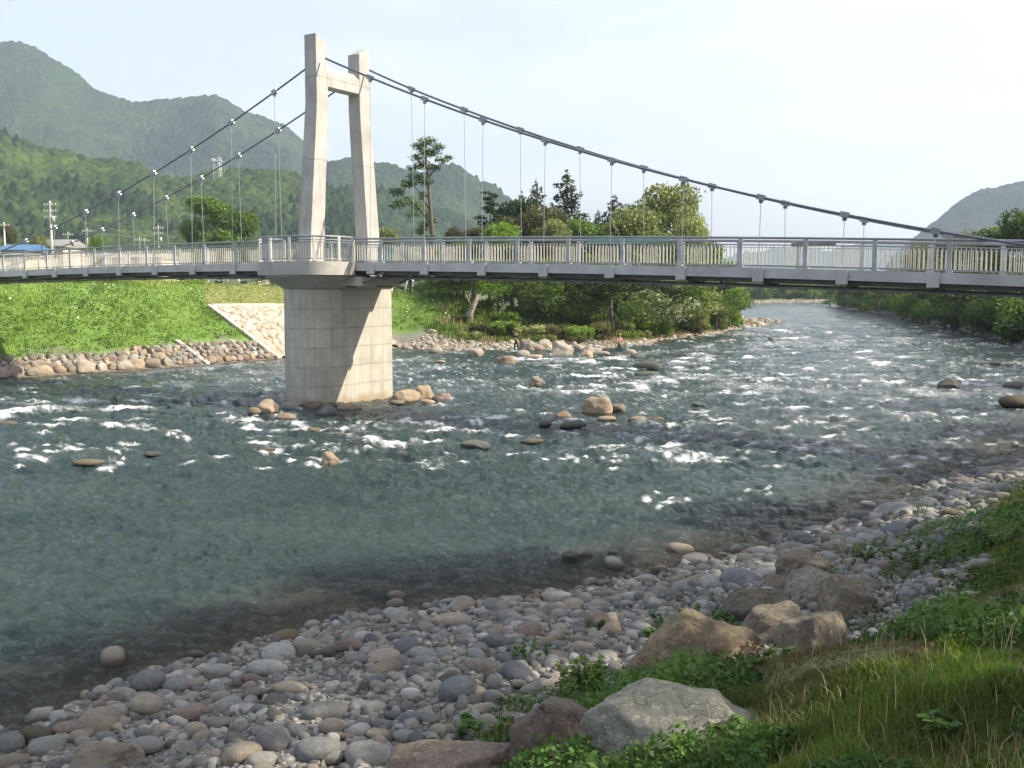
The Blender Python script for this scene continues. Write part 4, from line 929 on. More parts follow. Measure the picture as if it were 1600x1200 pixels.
peb_stops = [(0.0, (0.09, 0.085, 0.078)), (0.2, (0.13, 0.13, 0.12)), (0.4, (0.25, 0.245, 0.225)), (0.55, (0.23, 0.20, 0.155)), (0.7, (0.15, 0.16, 0.16)), (0.85, (0.35, 0.34, 0.315)), (0.93, (0.17, 0.13, 0.105)), (1.0, (0.40, 0.39, 0.36))]
M['pebble'] = m_pebble('shingle', peb_stops)
M['pebble_sun'] = m_pebble('far_shingle', [(0.0, (0.18, 0.15, 0.11)), (0.4, (0.28, 0.24, 0.19)), (0.7, (0.34, 0.30, 0.24)), (1.0, (0.42, 0.39, 0.33))])
def gather(n, seed, test, xr, yr):
    rs = np.random.RandomState(seed); x = rs.uniform(*xr, n); y = rs.uniform(*yr, n); z, s, at_ = ground(x, y, True); k = test(x, y, s, at_); return x[k], y[k], z[k], s[k]
vis = lambda x, y: (np.abs(x) < .56 * y + 1.2)
xa, ya, za, sa_ = gather(150000, 21, lambda x, y, s, a: vis(x, y) & (a[:, 4] < 2) & (s > -2.8) & (s < a[:, 0] + .75 - (fbm(x * .5, y * .5, 4, 5) - .5) * 2.2) & (NR.rand(len(x)) < np.where(s < 0, .45, 1)), (-9, 20), (8, 36))
rr_ = np.clip(NR.lognormal(-3.05, .55, len(xa)), .018, .16) * np.clip(ya / 15, .9, 1.7)
sel = NR.rand(len(xa)) < np.clip(1.35 - ya / 30, .25, 1) ; sel[26000:] = sel[26000:]
idx = np.where(sel)[0][:33000]
o = pebble_field('pebbles', xa[idx], ya[idx], za[idx], rr_[idx], NR.rand(len(idx)), M['pebble'], 3); tag(o, 'bed of small mixed grey and tan pebbles along the near shore', 'pebbles', kind='stuff')
# far cobble beach, spit and gravel bars
xa, ya, za, sa_ = gather(60000, 22, lambda x, y, s, a: (a[:, 4] > 1.15) & (a[:, 4] < 2.5) & (s > -.8) & (s < 4.2 - np.clip((x - 6) * .3, 0, 2.6)), (-11, 34), (84, 140))
idx = np.arange(len(xa))[:7000]; r_ = np.clip(NR.lognormal(-1.75, .38, len(idx)), .08, .45)
o = pebble_field('far_beach_cobbles', xa[idx], ya[idx], za[idx], r_, NR.rand(len(idx)), M['pebble_sun'], 4); tag(o, 'sunlit cobbles of the far beach right of the pier', 'cobbles', kind='stuff')
xa, ya, za, sa_ = gather(90000, 23, lambda x, y, s, a: (a[:, 4] > 1.5) & (a[:, 4] < 2.5) & (s > -1.5) & (s < 13), (28, 125), (130, 370))
idx = np.arange(len(xa))[:7000]; r_ = np.clip(NR.lognormal(-1.2, .35, len(idx)), .15, .8)
o = pebble_field('gravel_bar_stones', xa[idx], ya[idx], za[idx], r_, NR.rand(len(idx)), M['pebble_sun'], 5); tag(o, 'pale stones of the gravel bar where the river bends far away', 'gravel', kind='stuff')
xa, ya, za, sa_ = gather(60000, 24, lambda x, y, s, a: (a[:, 4] > 2.4) & (s > -1.0) & (s < 2.5), (20, 90), (40, 260))
idx = np.arange(len(xa))[:2500]; r_ = np.clip(NR.lognormal(-1.4, .4, len(idx)), .1, .7)
o = pebble_field('right_bank_stones', xa[idx], ya[idx], za[idx], r_, NR.rand(len(idx)), M['pebble'], 6); tag(o, 'dark shaded stones lining the foot of the wooded right bank', 'stones', kind='stuff')

# riprap along the far left bank
A0 = Vector((-30.7, 61.1, 0)); 
shore = [Vector((-40, 50, 0)), Vector((-30.7, 61.1, 0)), Vector((-28.2, 64.3, 0)), Vector((-23.9, 69.4, 0)), Vector((-17.8, 78.8, 0))]
def on_shore(d):
    for a_, b_ in zip(shore, shore[1:]):
        l_ = (b_ - a_).length
        if d <= l_: return a_.lerp(b_, d / l_), (b_ - a_).normalized()
        d -= l_
    return shore[-1], (shore[-1] - shore[-2]).normalized()
TOT = sum((b_ - a_).length for a_, b_ in zip(shore, shore[1:]))
words = {'golden': 'orange-tan', 'tan': 'pale tan', 'palegrey': 'pale grey', 'grey': 'grey', 'pinkish': 'pinkish'}
d = 11.5; k = 0
first = {0: 'big grey', 1: 'big square tan'}
while d < TOT - .6:
    big = d < 27; r = R.uniform(.42, .78) if big else R.uniform(.28, .48)
    p, tdir = on_shore(d); nrm = Vector((-tdir.y, tdir.x, 0)); mt = R.choice(['golden', 'golden', 'tan', 'tan', 'pinkish']) if k else 'grey'
    q = p + nrm * (.25 + R.uniform(-.1, .15))
    stone('riprap_boulder', q.x, q.y, .18 + r * .2, r * 1.05, r * .9, r * 1.15, math.atan2(tdir.y, tdir.x) + R.uniform(-.3, .3), 'blk', R.randrange(9), mt, .12, 2,
          ('%s boulder number %d from the left in the waterline row of the far bank' % (words[mt], k + 1)) if 0 else
          ('%s boulder in the bottom row at the water, %s' % (words[mt], 'left half of the far bank' if d < 25 else 'near the concrete strips')), 'boulder', 'bottom row of %s riprap, %s' % (words[mt], 'left half' if d < 25 else 'right half'))
    d += r * 1.62; k += 1
for row in range(4):
    d = 11.8 + R.uniform(0, .5)
    while d < TOT - .5:
        r = R.uniform(.24, .42); p, tdir = on_shore(d); nrm = Vector((-tdir.y, tdir.x, 0)); off = .85 + row * .52 + R.uniform(-.12, .12)
        if row == 3 and d < 24: d += r * 2; continue
        q = p + nrm * off; mt = R.choice(['tan', 'tan', 'golden', 'pinkish', 'palegrey'])
        stone('riprap_stone', q.x, q.y, gz(q.x, q.y) + r * .22, r * 1.05, r * .9, r * 1.2, R.uniform(0, 6.28), 'blk', R.randrange(9), mt, .25, 2,
              '%s facing stone of row %s above the water, %s' % (words[mt], ['one', 'two', 'three', 'four'][row], 'left of the first concrete strip' if d < 27 else 'by the concrete strips'), 'stone', '%s facing stones, row %s, %s' % (words[mt], ['one', 'two', 'three', 'four'][row], 'left' if d < 27 else 'right'))
        d += r * 1.75

# cobble revetment wall (real domed stones set in mortar) and concrete strips on the bank
def on_bank(d0, off):                            # along the shore from the wall's lower left corner
    pts_ = [Vector((-17.8, 78.8, 0)), Vector((-12.5, 88.5, 0)), Vector((-10.0, 91.5, 0)), Vector((-6.8, 90.3, 0))]
    q = d0
    for a_, b_ in zip(pts_, pts_[1:]):
        l_ = (b_ - a_).length
        if q <= l_ or b_ is pts_[-1]:
            t_ = (b_ - a_).normalized(); return a_ + t_ * q + Vector((-.84, .54, 0)) * off
        q -= l_
du = np.linspace(0, 1, 330); dv = np.linspace(0, 1, 150); UU, VV = np.meshgrid(du, dv)
# corners in plan: lower left, lower right, upper left, upper right
LLc, LRc, ULc, URc = np.array([-17.7, 78.6]), np.array([-10.6, 91.4]), np.array([-24.3, 83.2]), np.array([-17.6, 95.3])
def wall_patch(LL, LR, UL, UR, nu, nv, seed, lift=.10):
    UU, VV = np.meshgrid(np.linspace(0, 1, nu), np.linspace(0, 1, nv))
    XX = (LL[0] * (1 - UU) + LR[0] * UU) * (1 - VV) + (UL[0] * (1 - UU) + UR[0] * UU) * VV
    YY = (LL[1] * (1 - UU) + LR[1] * UU) * (1 - VV) + (UL[1] * (1 - UU) + UR[1] * UU) * VV
    z, s, _a = ground(XX, YY, True)
    zc = np.where(s < 2.5, 1.2 * s / 2.5, 1.2 + 4.6 * (s - 2.5) / 9.5)
    ZZ = np.maximum(np.maximum(z, zc * (1 - sst(.75, 1, UU) * 0)), -.5)
    dd, cr_ = worley(XX * 2.1, YY * 1.9 , seed); dome = np.sqrt(np.clip(1 - (dd / .62) ** 2, 0, 1))
    ZZ = ZZ + lift + dome * .15 - sst(.93, 1, VV) * 0
    n, m_ = XX.shape; ii = np.arange(n * m_).reshape(n, m_); q = np.stack([ii[:-1, :-1], ii[:-1, 1:], ii[1:, 1:], ii[1:, :-1]], -1).reshape(-1, 4)[:, ::1]
    return np.stack([XX, YY, ZZ], -1).reshape(-1, 3), q, {'tone': np.clip(cr_, 0, 1).ravel(), 'mort': (1 - sst(0, .35, dome)).ravel()}
m, t, b = newmat('wet_masonry'); a = attr(t, 'tone'); a2 = attr(t, 'mort')
c = ramp(t, a.outputs['Fac'], [(0, (0.24, 0.19, 0.135)), (0.35, (0.34, 0.295, 0.23)), (0.7, (0.40, 0.365, 0.305)), (1, (0.30, 0.23, 0.155))])
c = mixc(t, a2.outputs['Fac'], c, (0.22, 0.19, 0.15)); t.links.new(c, b.inputs['Base Color']); b.inputs['Roughness'].default_value = .85; bump(t, noise(t, coords(t), 9, 5), .4, .04, b); M['masonry'] = m
rw_ = empty('cobble_revetment_wall', (-17.7, 84, 0)); tag(rw_, 'sunlit slope of pale cobbles set in mortar behind the pier', 'retaining wall')
def child_w(name, me, mat, par):
    o = link(name, me, mat, par); o.matrix_parent_inverse = Matrix.Translation([-q for q in par.location]); return o
v_, q_, at_ = wall_patch(LLc, LRc, ULc, URc, 300, 130, 3); child_w('stone_facing', np_mesh('facing', v_, q_, at_), M['masonry'], rw_)
v_, q_, at_ = wall_patch(LRc, np.array([-8.0, 90.9]), URc, np.array([-8.3, 91.3]), 120, 90, 4); child_w('stone_facing', np_mesh('facing', v_, q_, at_), M['masonry'], rw_)
def edge_strip(p, q, w_, th, lift=0.12, n=14):
    m_ = MB(); p = Vector((*p, 0)); q = Vector((*q, 0)); dr = (q - p).normalized(); sd__ = Vector((-dr.y, dr.x, 0)) * w_ / 2; rows = []
    for i in range(n + 1):
        c_ = p.lerp(q, i / n); 
        zt = []
        for k_ in (-1, 1):
            r_ = c_ + sd__ * k_; zt.append(gz(r_.x, r_.y))
        z_ = max(zt) + lift
        rows.append([(c_ - sd__).to_tuple()[:2] + (z_ - th,), (c_ + sd__).to_tuple()[:2] + (z_ - th,), (c_ + sd__).to_tuple()[:2] + (z_,), (c_ - sd__).to_tuple()[:2] + (z_,)])
    for r_ in rows: m_.v += r_
    for i in range(n):
        for j in range(4): m_.f.append([i * 4 + j, i * 4 + (j + 1) % 4, i * 4 + 4 + (j + 1) % 4, i * 4 + 4 + j]); m_.sm.append(False)
    m_.f.append([3, 2, 1, 0]); m_.sm.append(False); e = n * 4; m_.f.append([e, e + 1, e + 2, e + 3]); m_.sm.append(False)
    return m_
child_w('coping', edge_strip((-17.8, 78.3), (-24.5, 83.1), .38, .5, .26).mesh(), M['trim'], rw_)
child_w('coping', edge_strip((-24.4, 83.2), (-17.6, 95.4), .38, .5, .22).mesh(), M['trim'], rw_)
o = edge_strip((-21.6, 72.6), (-24.3, 74.3), .32, .5, .22).build('concrete_strip', M['trim']); tag(o, 'short slanting concrete strip between the facing stones of the far bank', 'concrete strip')
# pale concrete panel on the embankment at the left edge
x0, y0 = at_z(-60, 466, 3.6); x1, y1 = at_z(44, 466, 3.6); v_, q_, at_ = wall_patch(np.array([x0, y0]), np.array([x1, y1]), np.array([x0 - 4.5, y0 + 3.2]), np.array([x1 - 4.9, y1 + 3.0]), 120, 70, 7, .12)
o = link('slope_panel', np_mesh('slope_panel', v_, q_, at_), M['masonry']); tag(o, 'pale paved panel on the green embankment at the left edge', 'paved slope')

# ------------------------------------------------------------ foliage
def cards(C, size, rng, up=.0, asp=.55, droop=0):
    """leaf-sized quads around the centres C"""
    n = len(C); nrm = rng.normal(size=(n, 3)); nrm[:, 2] += up; nrm /= np.linalg.norm(nrm, axis=1)[:, None]
    a_ = rng.normal(size=(n, 3)); u = np.cross(nrm, a_); u /= np.linalg.norm(u, axis=1)[:, None] + 1e-9; w = np.cross(nrm, u)
    s = (size * rng.uniform(.6, 1.35, n))[:, None]
    V_ = np.stack([C + u * s, C + w * s * asp, C - u * s, C - w * s * asp], 1).reshape(-1, 3)
    F_ = np.arange(4 * n).reshape(n, 4); return V_, F_
def lobe_points(lobes, n, rng, shell=.55, gap=.35, gs=1.0):
    """points in a union of ellipsoids (cx,cy,cz,rx,ry,rz,tone)"""
    L_ = np.array([l[:6] for l in lobes]); T_ = np.array([l[6] for l in lobes]); vol = (L_[:, 3] * L_[:, 4] * L_[:, 5]) ** .72; vol /= vol.sum()
    k = rng.choice(len(lobes), n, p=vol); d = rng.normal(size=(n, 3)); d /= np.linalg.norm(d, axis=1)[:, None]
    r = shell + (1 - shell) * rng.rand(n); r = np.where(rng.rand(n) < .12, r * 1.14, r)
    P = L_[k, :3] + d * r[:, None] * L_[k, 3:6]
    g = fbm(P[:, 0] * gs * 1.3 + P[:, 2] * .9, P[:, 1] * gs * 1.3 - P[:, 2] * 1.1, 2, 77); ok_ = g > gap
    tone = T_[k] + rng.normal(size=n) * .13 + d[:, 2] * .06
    return P[ok_], np.clip(tone[ok_], 0, 1)
def crown_mesh(lobes, n, size, rng, name='crown', up=.3, **kw):
    P, tn_ = lobe_points(lobes, n, rng, **kw); V_, F_ = cards(P, size, rng, up); return np_mesh(name, V_, F_, {'tone': np.repeat(tn_, 4)}, smooth=False)
def trunk_mesh(h, r, rng, limbs=6, h0=.35, spread=.4, bend=.06, top=.12):
    m_ = MB(); n = 9; pts = [];
    for i in range(n): t_ = i / (n - 1); pts.append(Vector((math.sin(t_ * 3 + rng.rand()) * bend * h * t_, math.cos(t_ * 2.3) * bend * h * t_ * .5, h * t_)))
    m_.tube(pts, [r * (1.25 if i == 0 else 1) * (1 - t_) + r * top * t_ for i, t_ in enumerate(np.linspace(0, 1, n))], 8)
    for k in range(limbs):
        t_ = h0 + (1 - h0) * (k + .3) / limbs * .92; j = min(n - 2, int(t_ * (n - 1))); p = pts[j].lerp(pts[j + 1], t_ * (n - 1) - j); an = k * 2.4 + rng.rand()
        l_ = spread * h * (1.15 - t_ * .7) * rng.uniform(.7, 1.1); dr = Vector((math.cos(an), math.sin(an), .45 + rng.rand() * .4))
        m_.tube([p, p + dr * l_ * .4, p + dr * l_ * .75 + Vector((0, 0, .08 * l_)), p + dr * l_], [r * .38 * (1.1 - t_), r * .28 * (1.1 - t_), r * .16, r * .05], 6)
    return m_.mesh('trunk')
TREES = {}
def proto(kind, var):
    key = (kind, var)
    if key in TREES: return TREES[key]
    rng = np.random.RandomState(hash(kind) % 1000 if 0 else (sum(map(ord, kind)) * 7 + var * 31) % 99991)
    if kind == 'broad':            # unit: height 10, width about 8
        lb = []
        for k in range(22):
            an = rng.uniform(0, 6.28); hh = rng.uniform(.28, .93); rd = 3.3 * math.sin(min(1, (1.08 - hh) * 1.5) * 1.57) * rng.uniform(.35, 1)
            q = rng.uniform(.9, 1.7); lb.append((rd * math.cos(an), rd * math.sin(an), hh * 10, q, q, q * .75, rng.uniform(.2, .8)))
        cr = crown_mesh(lb, 9500, .15, rng, gap=.36); tr = trunk_mesh(8.5, .24, rng, 8)
    elif kind == 'cedar':          # height 10, width 4.4
        lb = []
        for k in range(46):
            hh = .10 + .88 * (k / 46) ** 1.0; w_ = 1.95 * (1 - hh) ** .75 + .12; an = k * 2.4 + rng.uniform(0, .8)
            rd = w_ * rng.uniform(.25, .75); q = w_ * .42 + .12; lb.append((rd * math.cos(an), rd * math.sin(an), hh * 10, q, q, q * .85, rng.uniform(.15, .85)))
        lb.append((0, 0, 9.85, .12, .12, .35, .5))
        cr = crown_mesh(lb, 11000, .10, rng, up=.1, gap=.30, shell=.35); tr = trunk_mesh(9.7, .2, rng, 4, spread=.12, bend=.01)
    elif kind == 'shrub':          # height 1, width 1.5
        lb = []
        for k in range(15):
            an = rng.uniform(0, 6.28); rd = rng.uniform(0, .55); hh = rng.uniform(.12, .72) * (1 - rd * .5); q = rng.uniform(.16, .3)
            lb.append((rd * math.cos(an), rd * math.sin(an), hh, q, q, q * .85, rng.uniform(.2, .8)))
        cr = crown_mesh(lb, 4200, .042, rng, gap=.33, gs=6, shell=.3)
        m_ = MB()
        for k in range(6): an = k * 1.05 + rng.rand(); m_.tube([(0, 0, -.05), (.12 * math.cos(an), .12 * math.sin(an), .3), (.3 * math.cos(an), .3 * math.sin(an), .7)], [.02, .014, .005], 5)
        tr = m_.mesh('stems')
    elif kind == 'spire':          # thin half-bare cedar
        lb = []
        for k in range(30):
            hh = .25 + .74 * k / 30; w_ = 1.3 * (1 - hh) ** .6 + .1; an = k * 2.4; rd = w_ * rng.uniform(.3, 1); q = .25 + w_ * .2
            lb.append((rd * math.cos(an), rd * math.sin(an), hh * 10, q * 1.2, q * 1.2, q * .6, rng.uniform(.1, .8)))
        cr = crown_mesh(lb, 4200, .10, rng, gap=.42, shell=.2); tr = trunk_mesh(9.9, .15, rng, 10, h0=.2, spread=.12, bend=.01)
    TREES[key] = (cr, tr); return TREES[key]
def tree(name, kind, var, x, y, h, w_, leafm, label, group=None, bark='bark', cat='tree', z=None, rz=None):
    cr, tr = proto(kind, var); unit = 10.0 if kind != 'shrub' else 1.0; uw = {'broad': 8.0, 'cedar': 4.2, 'shrub': 1.6, 'spire': 3.2}[kind]
    z = gz(x, y) - .1 if z is None else z
    t_ = empty(name, (x, y, z), R.uniform(0, 6.28) if rz is None else rz); tag(t_, label, cat, group)
    key = (kind, var, leafm)
    if key not in CRM:
        me = cr.copy(); me.materials.append(L[leafm]); CRM[key] = me
    key2 = (kind, var, bark)
    if key2 not in CRM:
        me = tr.copy(); me.materials.append(M[bark]); CRM[key2] = me
    a_ = bpy.data.objects.new('crown' if kind != 'shrub' else 'foliage', CRM[key]); COL.objects.link(a_); a_.parent = t_
    b_ = bpy.data.objects.new('trunk' if kind != 'shrub' else 'stems', CRM[key2]); COL.objects.link(b_); b_.parent = t_
    t_.scale = (w_ / uw, w_ / uw, h / unit); return t_
CRM = {}
def tree_px(name, kind, var, px, ptop, D, wpx, leafm, label, group=None, **kw):
    x, y, ztop = at_d(px, ptop, D); g_ = gz(x, y) - .15; w_ = wpx / F * D
    return tree(name, kind, var, x, y, ztop - g_, w_, leafm, label, group, z=g_, **kw)

# the lone tall pine
x, y, zt = at_d(668, 216, 112); g_ = gz(x, y); H = zt - g_
def wp(px, py, dy=0): q = at_d(px, py, 112 + dy); return Vector((q[0] - x, dy, q[2] - g_))
tp = empty('tall_pine', (x, y, g_)); tag(tp, 'tall slender tree with separate foliage tufts, alone above the deck right of the tower', 'tree')
m_ = MB(); m_.tube([Vector((0.0, 0, -.2)), wp(669, 430), wp(676, 370), wp(672, 320), wp(668, 270), wp(664, 235), wp(668, 220)], [.34, .28, .24, .2, .15, .09, .03], 9)
m_.tube([wp(674, 350), wp(650, 322), wp(620, 300, .6)], [.13, .08, .03], 6); m_.tube([wp(668, 280), wp(680, 262), wp(698, 248, -.5)], [.12, .07, .02], 6)
m_.tube([wp(672, 330), wp(655, 300, .5), wp(642, 285, .8)], [.1, .06, .02], 6); m_.tube([wp(665, 245), wp(655, 232), wp(648, 236)], [.08, .04, .02], 5); m_.tube([wp(674, 365), wp(662, 352, -.6), wp(655, 350, -.8)], [.08, .05, .02], 5)
o = m_.build('trunk', M['bark'], tp)
tuf = [(668, 222, 20, 8), (655, 228, 14, 7), (685, 230, 12, 6), (670, 238, 22, 8), (652, 246, 14, 6), (690, 250, 12, 6), (700, 246, 9, 4), (660, 258, 16, 8), (645, 262, 12, 6), (678, 262, 12, 6), (650, 276, 16, 7), (640, 286, 14, 7), (664, 284, 16, 7), (634, 290, 10, 5),
       (620, 300, 16, 8), (612, 298, 8, 5), (625, 318, 14, 8), (614, 322, 8, 6), (640, 312, 10, 6), (660, 305, 10, 7), (652, 322, 14, 8), (668, 335, 12, 7), (645, 335, 12, 6), (665, 352, 14, 8), (655, 362, 12, 7), (678, 345, 8, 7), (672, 372, 12, 7), (660, 388, 14, 7), (680, 395, 12, 8), (668, 410, 14, 8)]
lb = []
rng = np.random.RandomState(5)
for (a_, b_, rx, rz_) in tuf:
    q = wp(a_, b_, rng.uniform(-1.2, 1.2)); s_ = 112 / F; lb.append((q.x, q.y, q.z, rx * s_, rx * s_ * .9, rz_ * s_, rng.uniform(.25, .85)))
me = crown_mesh(lb, 8200, .12, rng, gap=.30, shell=.25, gs=1.2); link('crown', me, L['pine'], tp)

WOOD = [
 # name, kind, var, px, top, D, width px, leaf, label
 ('cedar', 'spire', 0, 766, 294, 128, 44, 'cedar', 'thin ragged cedar at the left end of the far wood'),
 ('cedar', 'cedar', 0, 838, 284, 132, 50, 'cedar', 'narrow cedar left of the tallest cedar'),
 ('cedar', 'cedar', 1, 885, 267, 130, 64, 'cedar', 'tallest dark cedar of the far wood'),
 ('cedar', 'cedar', 2, 960, 306, 134, 60, 'cedar', 'broad dark cedar right of the tallest one'),
 ('cedar', 'spire', 1, 983, 315, 138, 34, 'cedar', 'small dark cedar tip right of the broad cedar'),
 ('cedar', 'cedar', 0, 1001, 320, 140, 40, 'cedar', 'last small cedar before the pale flowering tree'),
 ('leafy_tree', 'broad', 0, 800, 301, 122, 74, 'cedar', 'dark rounded tree between the ragged cedar and the narrow one'),
 ('leafy_tree', 'broad', 1, 1042, 292, 132, 96, 'yellow', 'pale yellowish flowering tree, highest at the right of the far wood'),
 ('leafy_tree', 'broad', 2, 812, 330, 118, 70, 'brownish', 'brownish leafed tree below the narrow cedar'),
 ('leafy_tree', 'broad', 0, 740, 348, 116, 52, 'brownish', 'low dark tree at the left foot of the far wood'),
 ('leafy_tree', 'broad', 1, 780, 350, 110, 66, 'bright', 'light green round tree just above the deck railing'),
 ('leafy_tree', 'broad', 2, 850, 318, 120, 76, 'brownish', 'olive brown tree right under the tallest cedar'),
 ('leafy_tree', 'broad', 0, 922, 335, 116, 70, 'broad', 'green tree filling the gap right of the tallest cedar'),
 ('leafy_tree', 'broad', 1, 985, 328, 118, 84, 'yellow', 'yellow-green tree in front of the small cedars'),
 ('leafy_tree', 'broad', 2, 1075, 335, 122, 60, 'yellow', 'yellow-green tree at the right shoulder of the flowering one'),
 ('leafy_tree', 'broad', 0, 1040, 352, 112, 88, 'broad', 'mid green tree below the pale flowering tree'),
 ('leafy_tree', 'broad', 1, 1098, 380, 124, 66, 'broad', 'rounded tree at the right end of the far wood behind the railing'),
 ('leafy_tree', 'broad', 2, 1130, 405, 134, 50, 'bright', 'last low tree of the wood behind the railing before the open river'),
 ('leafy_tree', 'broad', 1, 725, 375, 112, 50, 'broad', 'small tree behind the railing right of the lone tall tree'),
 ('leafy_tree', 'broad', 2, 640, 425, 118, 60, 'broad', 'small green tree behind the white frame right of the pier'),
 ('leafy_tree', 'broad', 0, 690, 420, 106, 80, 'broad', 'green tree under the deck left of the bright bush'),
 ('leafy_tree', 'broad', 1, 745, 405, 103, 90, 'bright', 'bright green tree under the deck'),
 ('leafy_tree', 'broad', 2, 830, 400, 104, 92, 'broad', 'dark green tree under the deck in the middle of the wood'),
 ('leafy_tree', 'broad', 0, 905, 405, 106, 86, 'broad', 'dark shady tree under the deck right of the middle'),
 ('leafy_tree', 'broad', 1, 960, 410, 103, 84, 'broad', 'tree leaning over the bank behind the wading angler'),
 ('locust_tree', 'broad', 2, 1020, 420, 108, 90, 'white', 'tree hung with white blossom at the river edge right of the angler'),
 ('leafy_tree', 'broad', 0, 1080, 415, 116, 80, 'yellow', 'yellow-green tree over the bank right of the blossoming tree'),
 ('leafy_tree', 'broad', 1, 1120, 430, 124, 66, 'broad', 'green tree near the tip of the wooded point'),
 ('leafy_tree', 'broad', 1, 862, 345, 112, 60, 'yellow', 'small yellow-green tree just above the railing below the tallest cedar'),
 ('leafy_tree', 'broad', 0, 945, 340, 128, 64, 'cedar', 'dark tree wedged below the broad dark cedar'),
 ('cedar', 'cedar', 1, 815, 300, 136, 46, 'cedar', 'cedar behind the dark rounded tree'),
 ('cedar', 'cedar', 2, 862, 318, 138, 50, 'cedar', 'lower cedar between the narrow cedar and the tallest one'),
 ('cedar', 'cedar', 0, 935, 330, 140, 44, 'cedar', 'low cedar left of the broad dark cedar'),
 ('leafy_tree', 'broad', 2, 1068, 318, 128, 60, 'yellow', 'pale flowering tree joined to the right of the highest one'),
 ('leafy_tree', 'broad', 0, 1012, 325, 126, 60, 'broad', 'green tree joined to the left of the pale flowering one'),
 ('leafy_tree', 'broad', 1, 712, 358, 118, 40, 'brownish', 'small reddish-brown tree, leftmost of the far wood above the railing'),
 ('leafy_tree', 'broad', 2, 1142, 445, 134, 44, 'bright', 'outermost small tree on the wooded point'),
]
for (nm, kd, vr, px, tp_, D, wp_, lf, lb_) in WOOD:
    tree_px(nm, kd, vr, px, tp_, D, wp_ * (1.7 if kd == 'broad' else 2.1), lf, lb_, 'trees of the far wood behind the bridge', bark='palebark' if nm == 'locust_tree' else 'bark')
SHR = [(640, 497, 103, 60, 'broad'), (680, 492, 101, 60, 'broad'), (720, 490, 99, 56, 'brownish'), (762, 500, 97, 70, 'brownish'), (800, 492, 97, 70, 'bright'), (835, 500, 96, 70, 'broad'), (873, 496, 96, 70, 'brownish'), (905, 500, 96, 66, 'bright'),
       (935, 492, 97, 60, 'brownish'), (968, 486, 99, 62, 'broad'), (1003, 480, 103, 62, 'bright'), (1040, 484, 108, 60, 'broad'), (1072, 480, 113, 54, 'brownish'), (1100, 476, 118, 50, 'bright'), (1128, 474, 126, 46, 'broad'), (1146, 470, 134, 34, 'broad'),
       (700, 470, 108, 70, 'broad'), (760, 462, 106, 74, 'bright'), (820, 465, 105, 70, 'broad'), (880, 462, 104, 74, 'broad'), (940, 458, 105, 74, 'broad'), (1060, 455, 116, 66, 'bright'), (655, 465, 112, 60, 'broad'), (1150, 480, 140, 26, 'yellow'),
       (740, 512, 94, 44, 'yellow'), (855, 517, 93.5, 44, 'yellow'), (905, 518, 93.5, 44, 'brownish'), (980, 508, 97, 40, 'bright'), (1010, 506, 101, 38, 'yellow'), (700, 510, 96, 44, 'bright'), (650, 512, 98, 36, 'bright'), (630, 470, 108, 60, 'broad'), (665, 478, 104, 66, 'bright'), (698, 484, 101, 60, 'broad'), (735, 478, 101, 66, 'broad'), (615, 480, 106, 50, 'broad'), (790, 478, 100, 60, 'bright'), (1110, 450, 124, 60, 'broad'), (1020, 462, 109, 60, 'broad'), (985, 492, 103, 50, 'broad'), (1020, 492, 107, 50, 'bright'), (1055, 490, 112, 50, 'broad'), (1088, 486, 117, 46, 'yellow'), (1115, 482, 124, 44, 'broad'), (1140, 478, 133, 36, 'bright')]
wl = {'broad': 'dark green', 'brownish': 'brownish', 'bright': 'light green', 'yellow': 'yellowish'}
for i, (px, tp_, D, wp_, lf) in enumerate(SHR):
    if px > 965: D += 3; tp_ += 3
    if lf == 'broad' and i % 2: lf = 'yellow' if i % 4 == 1 else 'bright'
    side = 'left of' if px < 945 else 'right of'
    tier = 'low' if tp_ > 504 else ('middle tier' if tp_ > 468 else 'tall')
    tree_px('bush', 'shrub', i % 3, px, tp_, D, wp_ * 1.2, lf, '%s %s bush on the far bank %s the wading angler' % (tier, wl[lf], side), '%s %s bushes %s the angler' % (tier, wl[lf], side), bark='bark', cat='bush')
# dead leaning stump
m_ = MB(); q = at_d(735, 495, 98.5); g0 = gz(q[0], q[1]); m_.tube([(q[0] - .2, q[1], g0 - .3), (q[0], q[1], g0 + 1), (q[0] + .6, q[1], g0 + 2.4), (q[0] + .7, q[1], g0 + 2.8)], [.38, .28, .2, .05], 8); m_.tube([(q[0] + .2, q[1], g0 + 1.4), (q[0] - .4, q[1], g0 + 2.8)], [.12, .04], 6)
o = m_.build('dead_trunk', M['palebark']); tag(o, 'pale dead leaning trunk among the bushes of the far bank', 'tree trunk')

